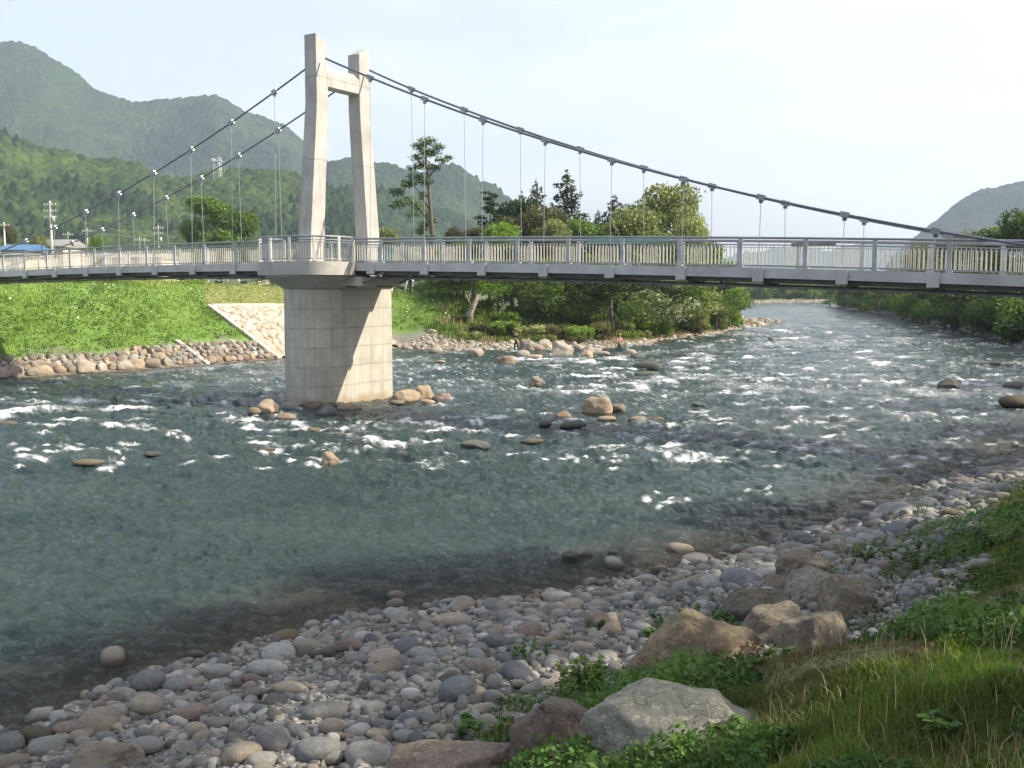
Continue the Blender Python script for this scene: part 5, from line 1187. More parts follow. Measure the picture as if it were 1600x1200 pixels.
# right bank: wooded, mostly in its own shade
RBT = [(1560, 345, 118, 190, 'broad', 'large tree right of the end of the railing at the right edge'), (1610, 330, 112, 150, 'broad', 'tree cut by the right edge above the deck'), (1500, 358, 132, 110, 'yellow', 'sunlit yellow-green tree above the railing left of the large one'), (1455, 368, 148, 100, 'yellow', 'yellow-green tree above the railing, left end of the right bank wood'),
       (1430, 392, 160, 80, 'broad', 'tree behind the railing at the foot of the right mountain'), (1590, 420, 104, 130, 'broad', 'dark tree under the deck at the right edge'), (1530, 425, 122, 100, 'broad', 'dark tree under the deck, second from the right edge'), (1480, 432, 134, 90, 'broad', 'dark tree under the deck in the middle of the right bank'),
       (1445, 436, 148, 80, 'broad', 'dark tree under the deck left of the middle of the right bank'), (1410, 440, 170, 66, 'broad', 'dark tree of the right bank where it starts to fade'), (1375, 444, 195, 60, 'broad', 'small dark tree further along the right bank'), (1345, 446, 225, 50, 'broad', 'hazy tree near the far end of the right bank'), (1318, 448, 255, 44, 'broad', 'faded tree last but one on the right bank'), (1298, 450, 290, 36, 'broad', 'last faded tree at the bend on the right bank'),
       (1395, 420, 200, 70, 'broad', 'taller hazy tree behind the right bank row, left one'), (1440, 405, 175, 80, 'broad', 'taller hazy tree behind the right bank row, right one')]
for i, (px, tp_, D, wp_, lf, lb_) in enumerate(RBT):
    tree_px('leafy_tree', 'broad', i % 3, px, tp_, D, wp_, lf, lb_, 'trees of the wooded right bank')
for i in range(64):
    t_ = i / 63; y = 88 * (3.15 ** t_); xb = np.interp(y, [91, 126, 188, 277], [46, 56, 71, 87]) + 2.2 + (i % 2) * 2.6 + R.uniform(0, 1.2); h_ = R.uniform(3.6, 6.5) * (1 + t_ * .5)
    tree('bush', 'shrub', i % 3, xb, y, h_, h_ * 1.6, 'broad', 'dark shaded bush overhanging the foot of the right bank', 'bushes along the foot of the right bank', cat='bush')
for i in range(34):      # willows and scrub of the gravel bar at the bend
    px = 1120 + i * 8 + R.uniform(-4, 4); D = R.uniform(372, 410); x, y, _z = at_d(px, 450, D); h_ = R.uniform(4, 8)
    tree('bush', 'shrub', i % 3, x, y, h_, h_ * 1.5, R.choice(['broad', 'bright', 'yellow']), 'hazy rounded willow bush on the gravel bar at the far bend', 'hazy bushes closing the river bend', cat='bush')
# bank trees beside and behind the viewpoint that shade the near shore
for i, (x, y, h_, w_) in enumerate([(17.5, 3, 15, 9), (15, 10.5, 15, 8.5), (20, 17, 14.5, 8), (26, 8, 19, 10), (20.5, 23.5, 9.5, 6.5), (28, 29, 9, 6), (33, 37.5, 10.5, 7), (39, 46, 13, 8), (45, 56, 13.5, 9), (52, 68, 10, 9), (33, 17, 17, 11), (19.5, 13.5, 16.5, 8.5), (58, 80, 11, 9)]):
    tree('leafy_tree', 'broad', i % 3, x, y, h_ , w_, 'broad', 'tree of the near bank outside the right edge of the photo', 'trees of the near bank')
for i, (x, y, h_) in enumerate([(13.5, 6, 4.5), (15.5, 14, 5), (14, -1, 5), (21, 12, 6), (22, 3, 7), (25, 23, 5), (31, 33, 4.5)]):
    tree('bush', 'shrub', i % 3, x, y, h_, h_ * 1.5, 'broad', 'bush under the near bank trees outside the right edge of the photo', 'bushes of the near bank', cat='bush')

# left: trees on the plain behind the bridge
LT = [('leafy_tree', 'broad', 0, 332, 300, 150, 112, 'broad', 'leafy green spreading tree above the railing left of the tower'), ('leafy_tree', 'broad', 1, 378, 332, 152, 74, 'broad', 'right-hand low limb of the spreading green tree group left of the tower'),
      ('leafy_tree', 'broad', 2, 300, 340, 148, 52, 'broad', 'small tree touching the left of the leafy spreading tree'), ('leafy_tree', 'broad', 2, 62, 365, 160, 38, 'yellow', 'small yellow-green tree beside the white utility pole'), ('leafy_tree', 'broad', 0, 12, 345, 180, 40, 'brownish', 'olive tree at the left edge behind the bridge'),
      ('leafy_tree', 'broad', 1, 152, 370, 170, 32, 'bright', 'small bright tree right of the utility pole'), ('leafy_tree', 'broad', 1, 425, 420, 120, 60, 'broad', 'small tree under the platform left of the pier'), ('leafy_tree', 'broad', 0, 600, 350, 190, 60, 'yellow', 'pale yellowish tree right of the tower leg behind the railing'),
      ('leafy_tree', 'broad', 0, 560, 385, 170, 80, 'broad', 'green tree seen through the tower legs behind the railing'), ('leafy_tree', 'broad', 2, 470, 390, 180, 90, 'broad', 'green tree behind the left tower leg'), ('leafy_tree', 'broad', 1, 240, 392, 190, 70, 'broad', 'low green tree behind the left span railing')]
for (nm, kd, vr, px, tp_, D, wp_, lf, lb_) in LT: tree_px(nm, kd, vr, px, tp_, D, wp_ * 1.15, lf, lb_, 'trees behind the left span')

# ------------------------------------------------------------ grass
def blades(x, y, z, h, w, tone, seed, lean=.45, k=3, spread=.06):
    rs = np.random.RandomState(seed); x = np.repeat(x, k) + rs.normal(0, 1, len(x) * k) * spread * np.repeat(h, k) * 3; y = np.repeat(y, k) + rs.normal(0, 1, len(y) * k) * spread * np.repeat(h, k) * 3
    z = np.repeat(z, k) - .02; h = np.repeat(h, k) * rs.uniform(.5, 1.25, len(x)); w = np.repeat(w, k); tone = np.clip(np.repeat(tone, k) + rs.normal(0, .12, len(x)), 0, 1); n = len(x)
    an = rs.uniform(0, 6.28, n); la = rs.uniform(0, 6.28, n); ln = rs.uniform(.1, 1, n) * lean * h
    dx, dy = np.cos(an) * w / 2, np.sin(an) * w / 2; lx, ly = np.cos(la) * ln, np.sin(la) * ln
    V_ = np.stack([np.stack([x - dx, y - dy, z], -1), np.stack([x + dx, y + dy, z], -1), np.stack([x + dx * .8 + lx * .35, y + dy * .8 + ly * .35, z + h * .6], -1), np.stack([x - dx * .8 + lx * .35, y - dy * .8 + ly * .35, z + h * .6], -1), np.stack([x + lx, y + ly, z + h * (1 - .25 * (ln / h))], -1)], 1).reshape(-1, 3)
    b_ = (np.arange(n) * 5)[:, None]; Fq = b_ + np.array([[0, 1, 2, 3]]); Ft = b_ + np.array([[3, 2, 4]])
    return V_, [Fq, Ft], np.repeat(tone, 5)
def near_test(x, y, s, a): return vis(x, y) & (a[:, 4] < 2.2) & (s > a[:, 0] - .6)
n_ = 330000; rs = np.random.RandomState(31); y = 4.5 + 28 * rs.rand(n_) ** 1.8; x = rs.uniform(-.62, .62, n_) * y + 0
x = np.where(x < -6, 99, x); z, s, a_ = ground(x, y, True)
nzz = fbm(x * .5, y * .5, 4, 5); edge_ = s - a_[:, 0] + (nzz - .5) * 2.2; patch = fbm(x * .9, y * .9, 3, 33); bare = fbm(x * .8, y * .35, 4, 8)
k_ = (x < 50) & (a_[:, 4] < 2.2) & ((edge_ > -.15) | ((edge_ > -1.3) & (rs.rand(n_) < .05) & (patch > .5))) & (rs.rand(n_) < np.where(bare > .52, .65, 1)) & (rs.rand(n_) < np.clip(patch * 2.2 - .25, .5, 1))
x, y, z, nz2, bare, patch = x[k_], y[k_], z[k_], nzz[k_], bare[k_], patch[k_]
h_ = .06 + .11 * np.clip((fbm(x * 1.1, y * 1.1, 4, 36) - .42) * 4, 0, 1) * rs.uniform(.5, 1, len(x)); h_ = np.where(bare > .53, h_ * .6, h_)
tone_ = np.where(bare > .53, rs.uniform(0, .35, len(x)), .30 + 1.5 * (fbm(x * .55, y * .55, 4, 38) - .36)); 
def clear(x, y):                                  # nothing grows on a boulder or right in front of it
    k = np.ones(len(x), bool)
    for bx, by, bw in BIGPOS:
        n = math.hypot(bx, by); ux, uy = bx / n, by / n; dx, dy = x - bx, y - by; al_ = dx * ux + dy * uy; ac = dx * uy - dy * ux
        k &= ~((np.abs(ac) < bw * .95) & (al_ < bw * .6) & (al_ > -bw * .6))
    return k
k_ = clear(x, y); x, y, z, h_, tone_ = x[k_], y[k_], z[k_], h_[k_], tone_[k_]
V_, F_, T_ = blades(x, y, z, h_, .006 + .0006 * y, tone_, 41, .8)
o = link('grass', np_mesh('grass', V_, F_, {'tone': T_}, smooth=False), L['grass']); tag(o, 'rough grass with brown patches on the near bank slope', 'grass', kind='stuff')
# withered stalks scattered through the near growth
k_ = rs.rand(len(x)) < .035; xx_, yy_, zz_ = x[k_], y[k_], z[k_]
V_, F_, T_ = blades(xx_, yy_, zz_, rs.uniform(.10, .34, k_.sum()), np.full(k_.sum(), .007), rs.uniform(0, 1, k_.sum()), 43, .6, 1, .05)
o = link('dry_stalks', np_mesh('dry_stalks', V_, F_, {'tone': T_}, smooth=False), L['dry']); tag(o, 'withered straw-coloured stalks scattered over the near slope', 'dry grass', kind='stuff')
# leafy ground cover on the near slope
n_ = 170000; y = 4.5 + 22 * rs.rand(n_) ** 1.5; x = rs.uniform(-.1, .62, n_) * y; z, s, a_ = ground(x, y, True)
cl_ = fbm(x * .75, y * .75, 3, 52); ed = s - a_[:, 0]
k_ = (a_[:, 4] < 2.2) & (ed > -.5) & (cl_ > .44 + .12 * sst(1.5, 6, ed)) & (ed < 9)
k_ &= clear(x, y); x, y, z, cl_ = x[k_], y[k_], z[k_], cl_[k_]
C = np.stack([x, y, z + rs.rand(len(x)) ** 1.3 * (.08 + .9 * (cl_ - .48))], 1); V_, F_ = cards(C, .027 * rs.uniform(.6, 1.5, len(x)), rs, 1.0, .58)
o = link('leafy_ground_cover', np_mesh('cover', V_, F_, {'tone': np.repeat(np.clip(.25 + (cl_ - .45) * 2 + rs.normal(0, .15, len(x)), 0, 1), 4)}, smooth=False), L['weed']); tag(o, 'dark creeping leafy weeds between the boulders and the grass of the near slope', 'ground cover', kind='stuff')
# embankment growth, with pale flower heads
n_ = 90000; x = rs.uniform(-62, -2, n_); y = rs.uniform(50, 104, n_); z, s, a_ = ground(x, y, True)
lawn = (s > 7.9) & (x > -.295 * y - .5 * fbm(x, y, 2, 3)) & (x < -.14 * y); wallz = (s < 8.1) & (((y > 78.3 + (-17.8 - x) * .72) & (x < -10.6 - (y - 91.4) * 1.79)) | ((x > -17.6) & (x < -8) & (y < 95.6 - (x + 17.6) * .43)))
k_ = (a_[:, 4] > .7) & ((a_[:, 4] < 1.85) | ((x < -3) & (x > -15) & (a_[:, 4] < 2.3))) & (s > np.where(x > -12, 3.8, 0)) & (s > 1.7 + 1.1 * fbm(x * .3, y * .3, 2, 4) + np.where(x > -24.5, .8, 0)) & (s < 22) & ((s < 16) | lawn) & ~wallz & (np.abs(x) < .60 * y)
x, y, z, s = x[k_], y[k_], z[k_], s[k_]; pt = fbm(x * .35, y * .35, 4, 63)
lawn = lawn[k_]; tone_ = np.clip(.12 + (pt - .3) * 1.9 - .30 * (1 - sst(2.5, 8, s)) * (.4 + fbm(x * .6, y * .6, 2, 70)) + .15 * sst(8, 12, s), 0, 1)
tone_ = np.clip(tone_ + .5 * (fbm(x * 1.3, y * 1.3, 3, 67) - .5), 0, 1); hh_ = .10 + .38 * np.clip((fbm(x * .8, y * .8, 3, 65) - .35) * 2.2, 0, 1)
hh_ = np.where(lawn, .07, hh_); tone_ = np.where(lawn, .62 + 1.2 * (fbm(x * .5, y * .5, 4, 71) - .42), tone_)
V_, F_, T_ = blades(x, y, z, hh_ * .9, np.full(len(x), .06), tone_, 64, 1.1, 1, .2)
for rep_ in range(2):
    C = np.stack([x + rs.normal(0, .15, len(x)), y + rs.normal(0, .15, len(x)), z + hh_ * rs.uniform(.3, 1.0, len(x))], 1); V2, F2 = cards(C, .075, rs, .9, .6); n0 = len(V_)
    V_ = np.concatenate([V_, V2]); F_ = F_ + [F2 + n0]; T_ = np.concatenate([T_, np.repeat(np.clip(tone_ + rs.normal(0, .16, len(x)), 0, 1), 4)])
o = link('embankment_growth', np_mesh('growth', V_, F_, {'tone': T_}, smooth=False), L['meadow']); tag(o, 'bright green rank growth covering the far embankment', 'grass', kind='stuff')
q = (fbm(x * .25, y * .25, 3, 66) > .5) & (s > 5) & (rs.rand(len(x)) < .06); C = np.stack([x[q], y[q], z[q] + .5], 1); V_, F_ = cards(C, .10, rs, 1.5, .8)
o = link('pale_flower_heads', np_mesh('flowers', V_, F_, {'tone': np.full(len(V_), 1.0)}, smooth=False), L['white']); tag(o, 'scattered pale flower heads on the upper embankment', 'flowers', kind='stuff')
# reeds and dry grass on the far bank
n_ = 50000; x = rs.uniform(-10, 36, n_); y = rs.uniform(86, 150, n_); z, s, a_ = ground(x, y, True)
k_ = (a_[:, 4] > 1.2) & (a_[:, 4] < 2.5) & (s > 2.2 + np.where(x < 8, 1.6, -1.6)) & (s < 14); x, y, z, s = x[k_], y[k_], z[k_], s[k_]
dryk = ((x > 8) & (s < 5.5)) | (fbm(x * .4, y * .4, 2, 68) > .60)
for nm, kk, mt, lb_ in (('reeds', ~dryk, 'meadow', 'green reeds and grass at the foot of the far bushes'), ('dry_grass', dryk, 'dry', 'straw-coloured dry grass along the far waterline')):
    V_, F_, T_ = blades(x[kk], y[kk], z[kk], np.full(kk.sum(), .75 if nm == 'reeds' else .45), np.full(kk.sum(), .09), rs.uniform(.1, .6, kk.sum()), 69, .5, 2, .2)
    o = link(nm, np_mesh(nm, V_, F_, {'tone': T_}, smooth=False), L[mt]); tag(o, lb_, 'grass', kind='stuff')

# ------------------------------------------------------------ individual weeds near the viewer
def weed(px, py, hpx, leafs, lsize, label, stems=5, seed=0, spread=.12, kind='stalk', mat='weed'):
    rng = np.random.RandomState(seed); x, y = at_z(px, py, .6)
    for _ in range(3): g_ = gz(x, y); x, y = at_z(px, py, g_)
    H = px_size(x, y, g_, hpx); t_ = empty('weed_plant', (x, y, g_)); tag(t_, label, 'weed')
    m_ = MB(); Cc = []; 
    for k in range(stems):
        an = rng.uniform(0, 6.28); r_ = spread * H * rng.rand(); b0 = Vector((math.cos(an) * r_, math.sin(an) * r_, -.03)); hh = H * rng.uniform(.6, 1)
        lean = Vector((math.cos(an), math.sin(an), 0)) * hh * rng.uniform(.05, .3 if kind == 'stalk' else .7); pts_ = [b0, b0 + lean * .4 + Vector((0, 0, hh * .5)), b0 + lean + Vector((0, 0, hh * (.98 if kind == 'stalk' else .75)))]
        m_.tube(pts_, [.006, .0045, .002], 5)
        for j in range(leafs):
            f_ = rng.uniform(.12, 1); p = pts_[0].lerp(pts_[1], f_ * 2) if f_ < .5 else pts_[1].lerp(pts_[2], f_ * 2 - 1); Cc.append((p, rng.uniform(0, 6.28)))
    V_ = []; F_ = []; T_ = []
    for p, an in Cc:
        l_ = lsize * rng.uniform(.6, 1.2); d_ = Vector((math.cos(an), math.sin(an), rng.uniform(-.25, .45))).normalized(); sdv = Vector((-d_.y, d_.x, rng.uniform(-.2, .2))).normalized() * l_ * (.24 if kind == 'stalk' else .36); n0 = len(V_)
        V_ += [p, p + d_ * l_ * .45 + sdv, p + d_ * l_ + Vector((0, 0, -.15 * l_)), p + d_ * l_ * .45 - sdv, p + d_ * l_ * .5 + Vector((0, 0, -.08 * l_))]; F_ += [(n0, n0 + 4, n0 + 1), (n0 + 1, n0 + 4, n0 + 2), (n0 + 2, n0 + 4, n0 + 3), (n0 + 3, n0 + 4, n0)]; T_ += [rng.uniform(.2, 1)] * 5
    link('leaves', np_mesh('leaves', np.array([tuple(v) for v in V_]), np.array(F_), {'tone': np.array(T_)}, smooth=False), L[mat], t_); m_.build('stems', L['weed'] if 0 else M['bark'] if mat == 'dry' else M['stem'], t_)
M['stem'] = m_plain('green_stem', (0.09, 0.14, 0.04), .7, 0, .2, 20, 0)
weed(905, 1098, 88, 60, .10, 'tall bright green upright weed in front of the red-brown slab boulder', 15, 1, .32, 'stalk', 'bright')
weed(640, 1010 + 95, 0, 0, 0, '', 0) if 0 else None
weed(1435, 812, 62, 24, .07, 'tall thin weed standing on the right shingle', 6, 2, .15)
weed(1040, 1005, 55, 60, .07, 'bushy weed on the shingle left of the brown ridge boulder', 9, 3, .5, 'wide')
weed(1090, 985, 55, 60, .07, 'weed on the shingle behind the brown ridge boulder', 8, 4, .5, 'wide')
weed(830, 1030, 44, 50, .05, 'low grey-green weed in the middle of the shingle', 10, 5, .6, 'wide')
weed(720, 1150, 50, 26, .09, 'broad-leaved weed left of the red-brown slab boulder', 8, 6, .6, 'wide')
weed(770, 1150, 45, 26, .09, 'dark broad-leaved weed touching the red-brown slab boulder', 8, 7, .6, 'wide')
weed(860, 1205, 60, 22, .11, 'bright nettle-like weed at the bottom edge of the photo', 6, 8, .5, 'wide')
weed(935, 1195, 40, 20, .08, 'small weed at the bottom edge right of the nettle-like one', 5, 9, .5, 'wide')
weed(1190, 1050, 60, 46, .09, 'dense dark leafy weed climbing between the ridge boulder and the tan one', 12, 10, .6, 'wide')
weed(1260, 1075, 50, 46, .09, 'dense leafy weed below the lowest tan boulder', 12, 11, .7, 'wide')
weed(1085, 1150, 50, 22, .09, 'sprawling weed over the face of the pale speckled boulder', 6, 12, .6, 'wide')
weed(1140, 1170, 60, 30, .09, 'weed with reddish tips at the right side of the pale speckled boulder', 8, 13, .5, 'wide')
weed(1270, 905, 40, 40, .06, 'green bushy weed behind the boulder cluster', 12, 14, .7, 'wide')
weed(1350, 880, 50, 50, .07, 'green weed clump right of the boulder cluster', 14, 15, .7, 'wide')
weed(1440, 890, 70, 60, .08, 'largest leafy weed clump on the right slope', 16, 16, .6, 'wide')
weed(1540, 860, 60, 50, .08, 'leafy weed clump near the right edge', 14, 17, .6, 'wide')
weed(1150, 985, 44, 50, .06, 'little weed at the left of the boulder cluster', 8, 18, .5, 'wide')
weed(930, 985, 34, 40, .05, 'small weed on the shingle right of the centre', 6, 19, .5, 'wide')
weed(1480, 1140, 45, 12, .10, 'weed with long pale grey-green leaves in the grass at lower right', 4, 20, .3, 'wide')
weed(790, 1100, 30, 20, .05, 'yellow-green little weed just above the red-brown slab', 8, 21, .6, 'wide')
weed(1180, 1060, 75, 10, .05, 'withered straw-coloured stalks beside the ridge boulder', 9, 22, .12, 'stalk', 'dry')
weed(1310, 915, 60, 14, .05, 'dry brown twigs over the boulder cluster', 10, 23, .3, 'stalk', 'dry')
weed(1010, 1180, 55, 10, .05, 'thin withered stalk in front of the pale speckled boulder', 4, 24, .2, 'stalk', 'dry')
for i, (px, py) in enumerate([(480, 1050), (600, 1065), (690, 1060), (1000, 1050), (960, 1110), (1120, 940), (560, 1100), (640, 1160), (880, 1000), (1220, 870), (1330, 860), (300, 1180), (540, 1190)]):
    weed(px, py, 22, 14, .035, 'tiny green seedling tuft among the pebbles', 5, 40 + i, .6, 'wide'); list(COL.objects)[-3]['group'] = 'seedling tufts among the pebbles'
m_ = MB(); x, y = at_z(520, 1032, .12); m_.tube([(x - .35, y - .02, gz(x - .3, y) + .05), (x, y, gz(x, y) + .1), (x + .5, y + .05, gz(x + .5, y) + .08)], [.05, .055, .03], 8)
o = m_.build('wet_log', M['bark']); tag(o, 'short dark wet log lying at the water edge among pale stones', 'log')

# ------------------------------------------------------------ mountains
def m_forest(name, c1, c2, c3, sc):
    m, t, b = newmat(name); a = attr(t, 'tone'); v = coords(t)
    c = ramp(t, a.outputs['Fac'], [(0, c1), (.5, c2), (1, c3)]); n1 = noise(t, v, sc, 6, .7); nb = noise(t, v, sc * .06, 5, .65)
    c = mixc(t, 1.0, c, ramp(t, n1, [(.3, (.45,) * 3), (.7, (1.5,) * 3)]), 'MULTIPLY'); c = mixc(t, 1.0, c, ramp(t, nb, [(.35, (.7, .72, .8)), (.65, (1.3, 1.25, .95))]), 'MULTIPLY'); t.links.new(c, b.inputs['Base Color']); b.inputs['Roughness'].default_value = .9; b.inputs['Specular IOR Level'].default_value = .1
    bump(t, n1, 1.0, 2.0 / sc * .5, b); return m
M['forest'] = m_forest('forest_near', (0.011, 0.028, 0.013), (0.028, 0.056, 0.018), (0.066, 0.104, 0.026), .5)
M['forestfar'] = m_forest('forest_far', (0.009, 0.024, 0.018), (0.020, 0.045, 0.022), (0.042, 0.075, 0.028), .25)
M['forestshaded'] = m_forest('forest_backlit', (0.006, 0.014, 0.014), (0.012, 0.026, 0.019), (0.024, 0.042, 0.024), .25)  # backlit shade of the right mountain put into a darker forest colour
def ridge(name, prof, Dr, Df, Db, step, nv, cell, dome, mat, seed, curve=1.25, gully=.16, gs=None, conif=.4):
    px = np.arange(prof[0][0], prof[-1][0] + .1, step); py = np.interp(px, [p[0] for p in prof], [p[1] for p in prof])
    py = py + (fbm(px / 22., px * 0 + seed, 4, seed) - .5) * 5
    a_ = (px - 800) / F; tb = (600 - py) / F; yy = math.cos(PIT) + tb * math.sin(PIT); el = (-math.sin(PIT) + tb * math.cos(PIT)) / yy; az = a_ / yy
    v1 = np.concatenate([np.linspace(0, 1, nv), np.linspace(1, 1.6, max(8, nv // 8))[1:]])
    Vv, El = np.meshgrid(v1, el, indexing='ij'); Az = np.meshgrid(v1, az, indexing='ij')[1]
    D = np.where(Vv < 1, Df + (Dr - Df) * Vv, Dr + (Db - Dr) * (Vv - 1) / .6); X = Az * D
    zr = EYE + El * Dr; prf = np.where(Vv < 1, Vv ** curve, 1 - ((Vv - 1) / .6) ** 1.3)
    gs = gs or Dr * .12; gl = (1 - np.abs(2 * fbm(X / gs, D / (gs * 2.2), 4, seed + 3) - 1))
    Zm = zr * prf * (1 - gully * (1 - gl) * np.sin(np.pi * np.clip(Vv, 0, 1)) * 1.8)
    Zm = np.where(Vv < 1, np.minimum(Zm, EYE + El * D * .995), Zm)
    d1, c1 = worley(X / cell, D / cell, seed + 5); con = _hash(np.floor(c1 * 997), np.floor(c1 * 31), seed) < conif
    stand = fbm(X / (cell * 14), D / (cell * 14), 3, seed + 8); con = (stand + (c1 - .5) * .25) > (1 - conif) * .5 + .28
    dm = np.where(con, np.clip(1.25 - d1 * 2.0, 0, 1.2) * 1.15, np.sqrt(np.clip(1 - (d1 / .75) ** 2, 0, 1)) * .8)
    Zm = Zm + dm * dome * (.6 + .7 * c1) * np.clip(Vv * 6, 0, 1) * np.where(Vv > 1.05, 0, 1) - 1.0
    tone = np.clip(np.where(con, .12 + .22 * c1, .45 + .5 * c1) + (fbm(X / (cell * 8), D / (cell * 8), 3, seed + 11) - .5) * .55, 0, 1)
    n, m_ = X.shape; ii = np.arange(n * m_).reshape(n, m_); q = np.stack([ii[:-1, :-1], ii[:-1, 1:], ii[1:, 1:], ii[1:, :-1]], -1).reshape(-1, 4)
    o = link(name, np_mesh(name, np.stack([X, D, Zm], -1).reshape(-1, 3), q, {'tone': tone.ravel()}), M[mat]); tag(o, kind='structure'); return o
ridge('mountain', [(-260, 150), (-120, 110), (-40, 78), (0, 68), (25, 64), (55, 74), (90, 95), (125, 120), (145, 138), (175, 152), (205, 161), (240, 156), (290, 154), (335, 151), (352, 156), (385, 176), (415, 183), (450, 202), (480, 226), (520, 262), (570, 300), (620, 340), (680, 400), (720, 440)], 1900, 1150, 2600, 1.6, 300, 10, 6, 'forestfar', 2, conif=.05)
ridge('mountain_ridge', [(430, 330), (480, 285), (515, 256), (545, 250), (580, 252), (620, 262), (650, 270), (672, 268), (690, 258), (706, 258), (725, 266), (745, 280), (770, 292), (800, 312), (830, 345), (870, 385), (920, 425), (960, 446)], 1500, 1050, 1900, 1.6, 170, 9, 6, 'forestfar', 12, conif=.05)
ridge('foothill', [(440, 340), (520, 296), (560, 292), (610, 300), (650, 312), (700, 330), (740, 348), (790, 385), (840, 425), (870, 444)], 1000, 720, 1200, 1.6, 130, 8, 5, 'forestfar', 22, conif=.05)
ridge('wooded_hill', [(-300, 130), (-120, 175), (-40, 195), (0, 206), (30, 220), (60, 232), (100, 238), (140, 250), (180, 252), (220, 262), (260, 282), (300, 282), (330, 270), (370, 268), (410, 266), (450, 272), (490, 286), (540, 310), (590, 345), (640, 385), (690, 430), (710, 446)], 760, 430, 900, 1.3, 300, 6.5, 5.0, 'forest', 32, conif=.34, curve=1.1, gs=70)
ridge('mountain_right', [(1370, 446), (1395, 400), (1430, 372), (1455, 352), (1475, 335), (1495, 318), (1520, 303), (1545, 296), (1570, 290), (1600, 283), (1650, 270), (1720, 262), (1800, 280), (1900, 330), (2000, 400)], 2100, 1500, 2700, 2.0, 150, 11, 5, 'forestshaded', 42, conif=.05)
ridge('distant_hills', [(880, 446), (940, 430), (1000, 420), (1060, 414), (1120, 408), (1170, 396), (1230, 388), (1290, 392), (1330, 385), (1380, 380), (1440, 385), (1500, 400), (1560, 446)], 4200, 3500, 4700, 3.0, 60, 30, 12, 'forestfar', 52, conif=.3)
ridge('valley_woods', [(980, 448), (1060, 441), (1120, 438), (1180, 441), (1240, 443), (1300, 441), (1360, 436), (1420, 432), (1500, 430), (1560, 440), (1640, 447)], 620, 540, 680, 2.0, 30, 8, 4, 'forest', 62, conif=.2, curve=.5)

# ------------------------------------------------------------ village behind the left span
def house(px, pridge, peave, D, wpx, dep, roofm, wallm, label, rz=0, gable=True):
    x, y, zr = at_d(px, pridge, D); ze = at_d(px, peave, D)[2]; w_ = wpx / F * D; g_ = gz(x, y) - .3
    h_ = empty('house', (x, y, g_), rz); tag(h_, label, 'house'); zr -= g_; ze -= g_
    m_ = MB(); m_.hexa([(-w_ / 2, -dep / 2, 0), (w_ / 2, -dep / 2, 0), (w_ / 2, dep / 2, 0), (-w_ / 2, dep / 2, 0), (-w_ / 2, -dep / 2, ze), (w_ / 2, -dep / 2, ze), (w_ / 2, dep / 2, ze), (-w_ / 2, dep / 2, ze)]); m_.build('wall', wallm, h_)
    m_ = MB(); e = .4; P = [(-w_ / 2 - e, -dep / 2 - e, ze + .02), (w_ / 2 + e, -dep / 2 - e, ze + .02), (w_ / 2 + e, dep / 2 + e, ze + .02), (-w_ / 2 - e, dep / 2 + e, ze + .02), (-w_ / 2 - e, 0, zr), (w_ / 2 + e, 0, zr)]
    P2 = [(a_, b_, c_ + .18) for a_, b_, c_ in P]
    m_.poly(P + P2, [(0, 1, 5, 4)[::-1], (2, 3, 4, 5)[::-1], (6, 7, 11, 10), (8, 9, 10, 11), (0, 1, 7, 6), (2, 3, 9, 8), (1, 5, 11, 7), (5, 2, 8, 11), (3, 4, 10, 9), (4, 0, 6, 10), (0, 4, 3), (1, 2, 5)]); m_.build('roof', roofm, h_)
    n = max(2, int(w_ / 3))
    for k in range(n):
        m_ = MB(); xx = -w_ / 2 + w_ * (k + .5) / n; m_.box((xx, -dep / 2 - .02, ze * .62), (1.2, .08, 1.1)); f_ = m_.build('window', M['white'], h_)
        m_ = MB(); m_.box((xx, -dep / 2 - .06, ze * .62), (1.0, .06, .9)); m_.build('pane', M['glass'], f_)
    return h_
house(38, 384, 394, 150, 44, 8, M['blue'], M['pinkwall'], 'low house with a blue roof at the left edge behind the railing')
house(95, 376, 388, 165, 44, 9, M['greyroof'], M['pinkwall'], 'house with a grey-brown pitched roof right of the blue-roofed one')
house(372, 426, 433, 128, 78, 6, M['blue'], M['pinkwall'], 'low shed with a blue roof seen under the deck left of the pier')
house(210, 398, 405, 175, 110, 9, M['greyroof'], M['pinkwall'], 'long pale house behind the left railing')
house(20, 398, 402, 132, 70, 7, M['greyroof'], M['pinkwall'], 'pinkish wall and flat roofed building at the left edge behind the balusters')
def pole(px, ptop, D, label, arms=1, r=.16):
    x, y, zt = at_d(px, ptop, D); g_ = gz(x, y) - .2; p_ = empty('utility_pole', (x, y, g_)); tag(p_, label, 'utility pole'); H = zt - g_
    m_ = MB(); m_.tube([(0, 0, 0), (0, 0, H)], [r, r * .6], 8); m_.build('pole', M['pole'], p_)
    for k in range(arms):
        m_ = MB(); m_.box((0, -.1, H - .6 - .9 * k), (1.9, .1, .1)); c_ = m_.build('crossarm', M['pole'], p_)
        m_ = MB()
        pass
        for e in (-.8, -.4, .4, .8): m_ = MB(); m_.tube([(e, -.1, H - .55 - .9 * k), (e, -.1, H - .32 - .9 * k)], .05, 6); m_.build('insulator', M['white'], c_)
    if arms > 1: m_ = MB(); m_.tube([(.4, 0, H - 3), (.4, 0, H - 2.2)], .25, 8); m_.build('transformer', M['pole'], p_)
pole(78, 314, 150, 'tall white utility pole with crossarms left of the small bright tree', 3, .24); pole(6, 347, 170, 'white utility pole at the left edge', 1, .2); pole(247, 352, 190, 'utility pole right of the middle of the left span', 2); pole(106, 362, 185, 'short utility pole right of the tall white one', 1, .12); pole(218, 370, 190, 'left one of two short poles behind the left span', 1, .12); pole(226, 372, 200, 'right one of two short poles behind the left span', 1, .12); pole(136, 356, 180, 'slender pole near the small bright tree', 1, .12)
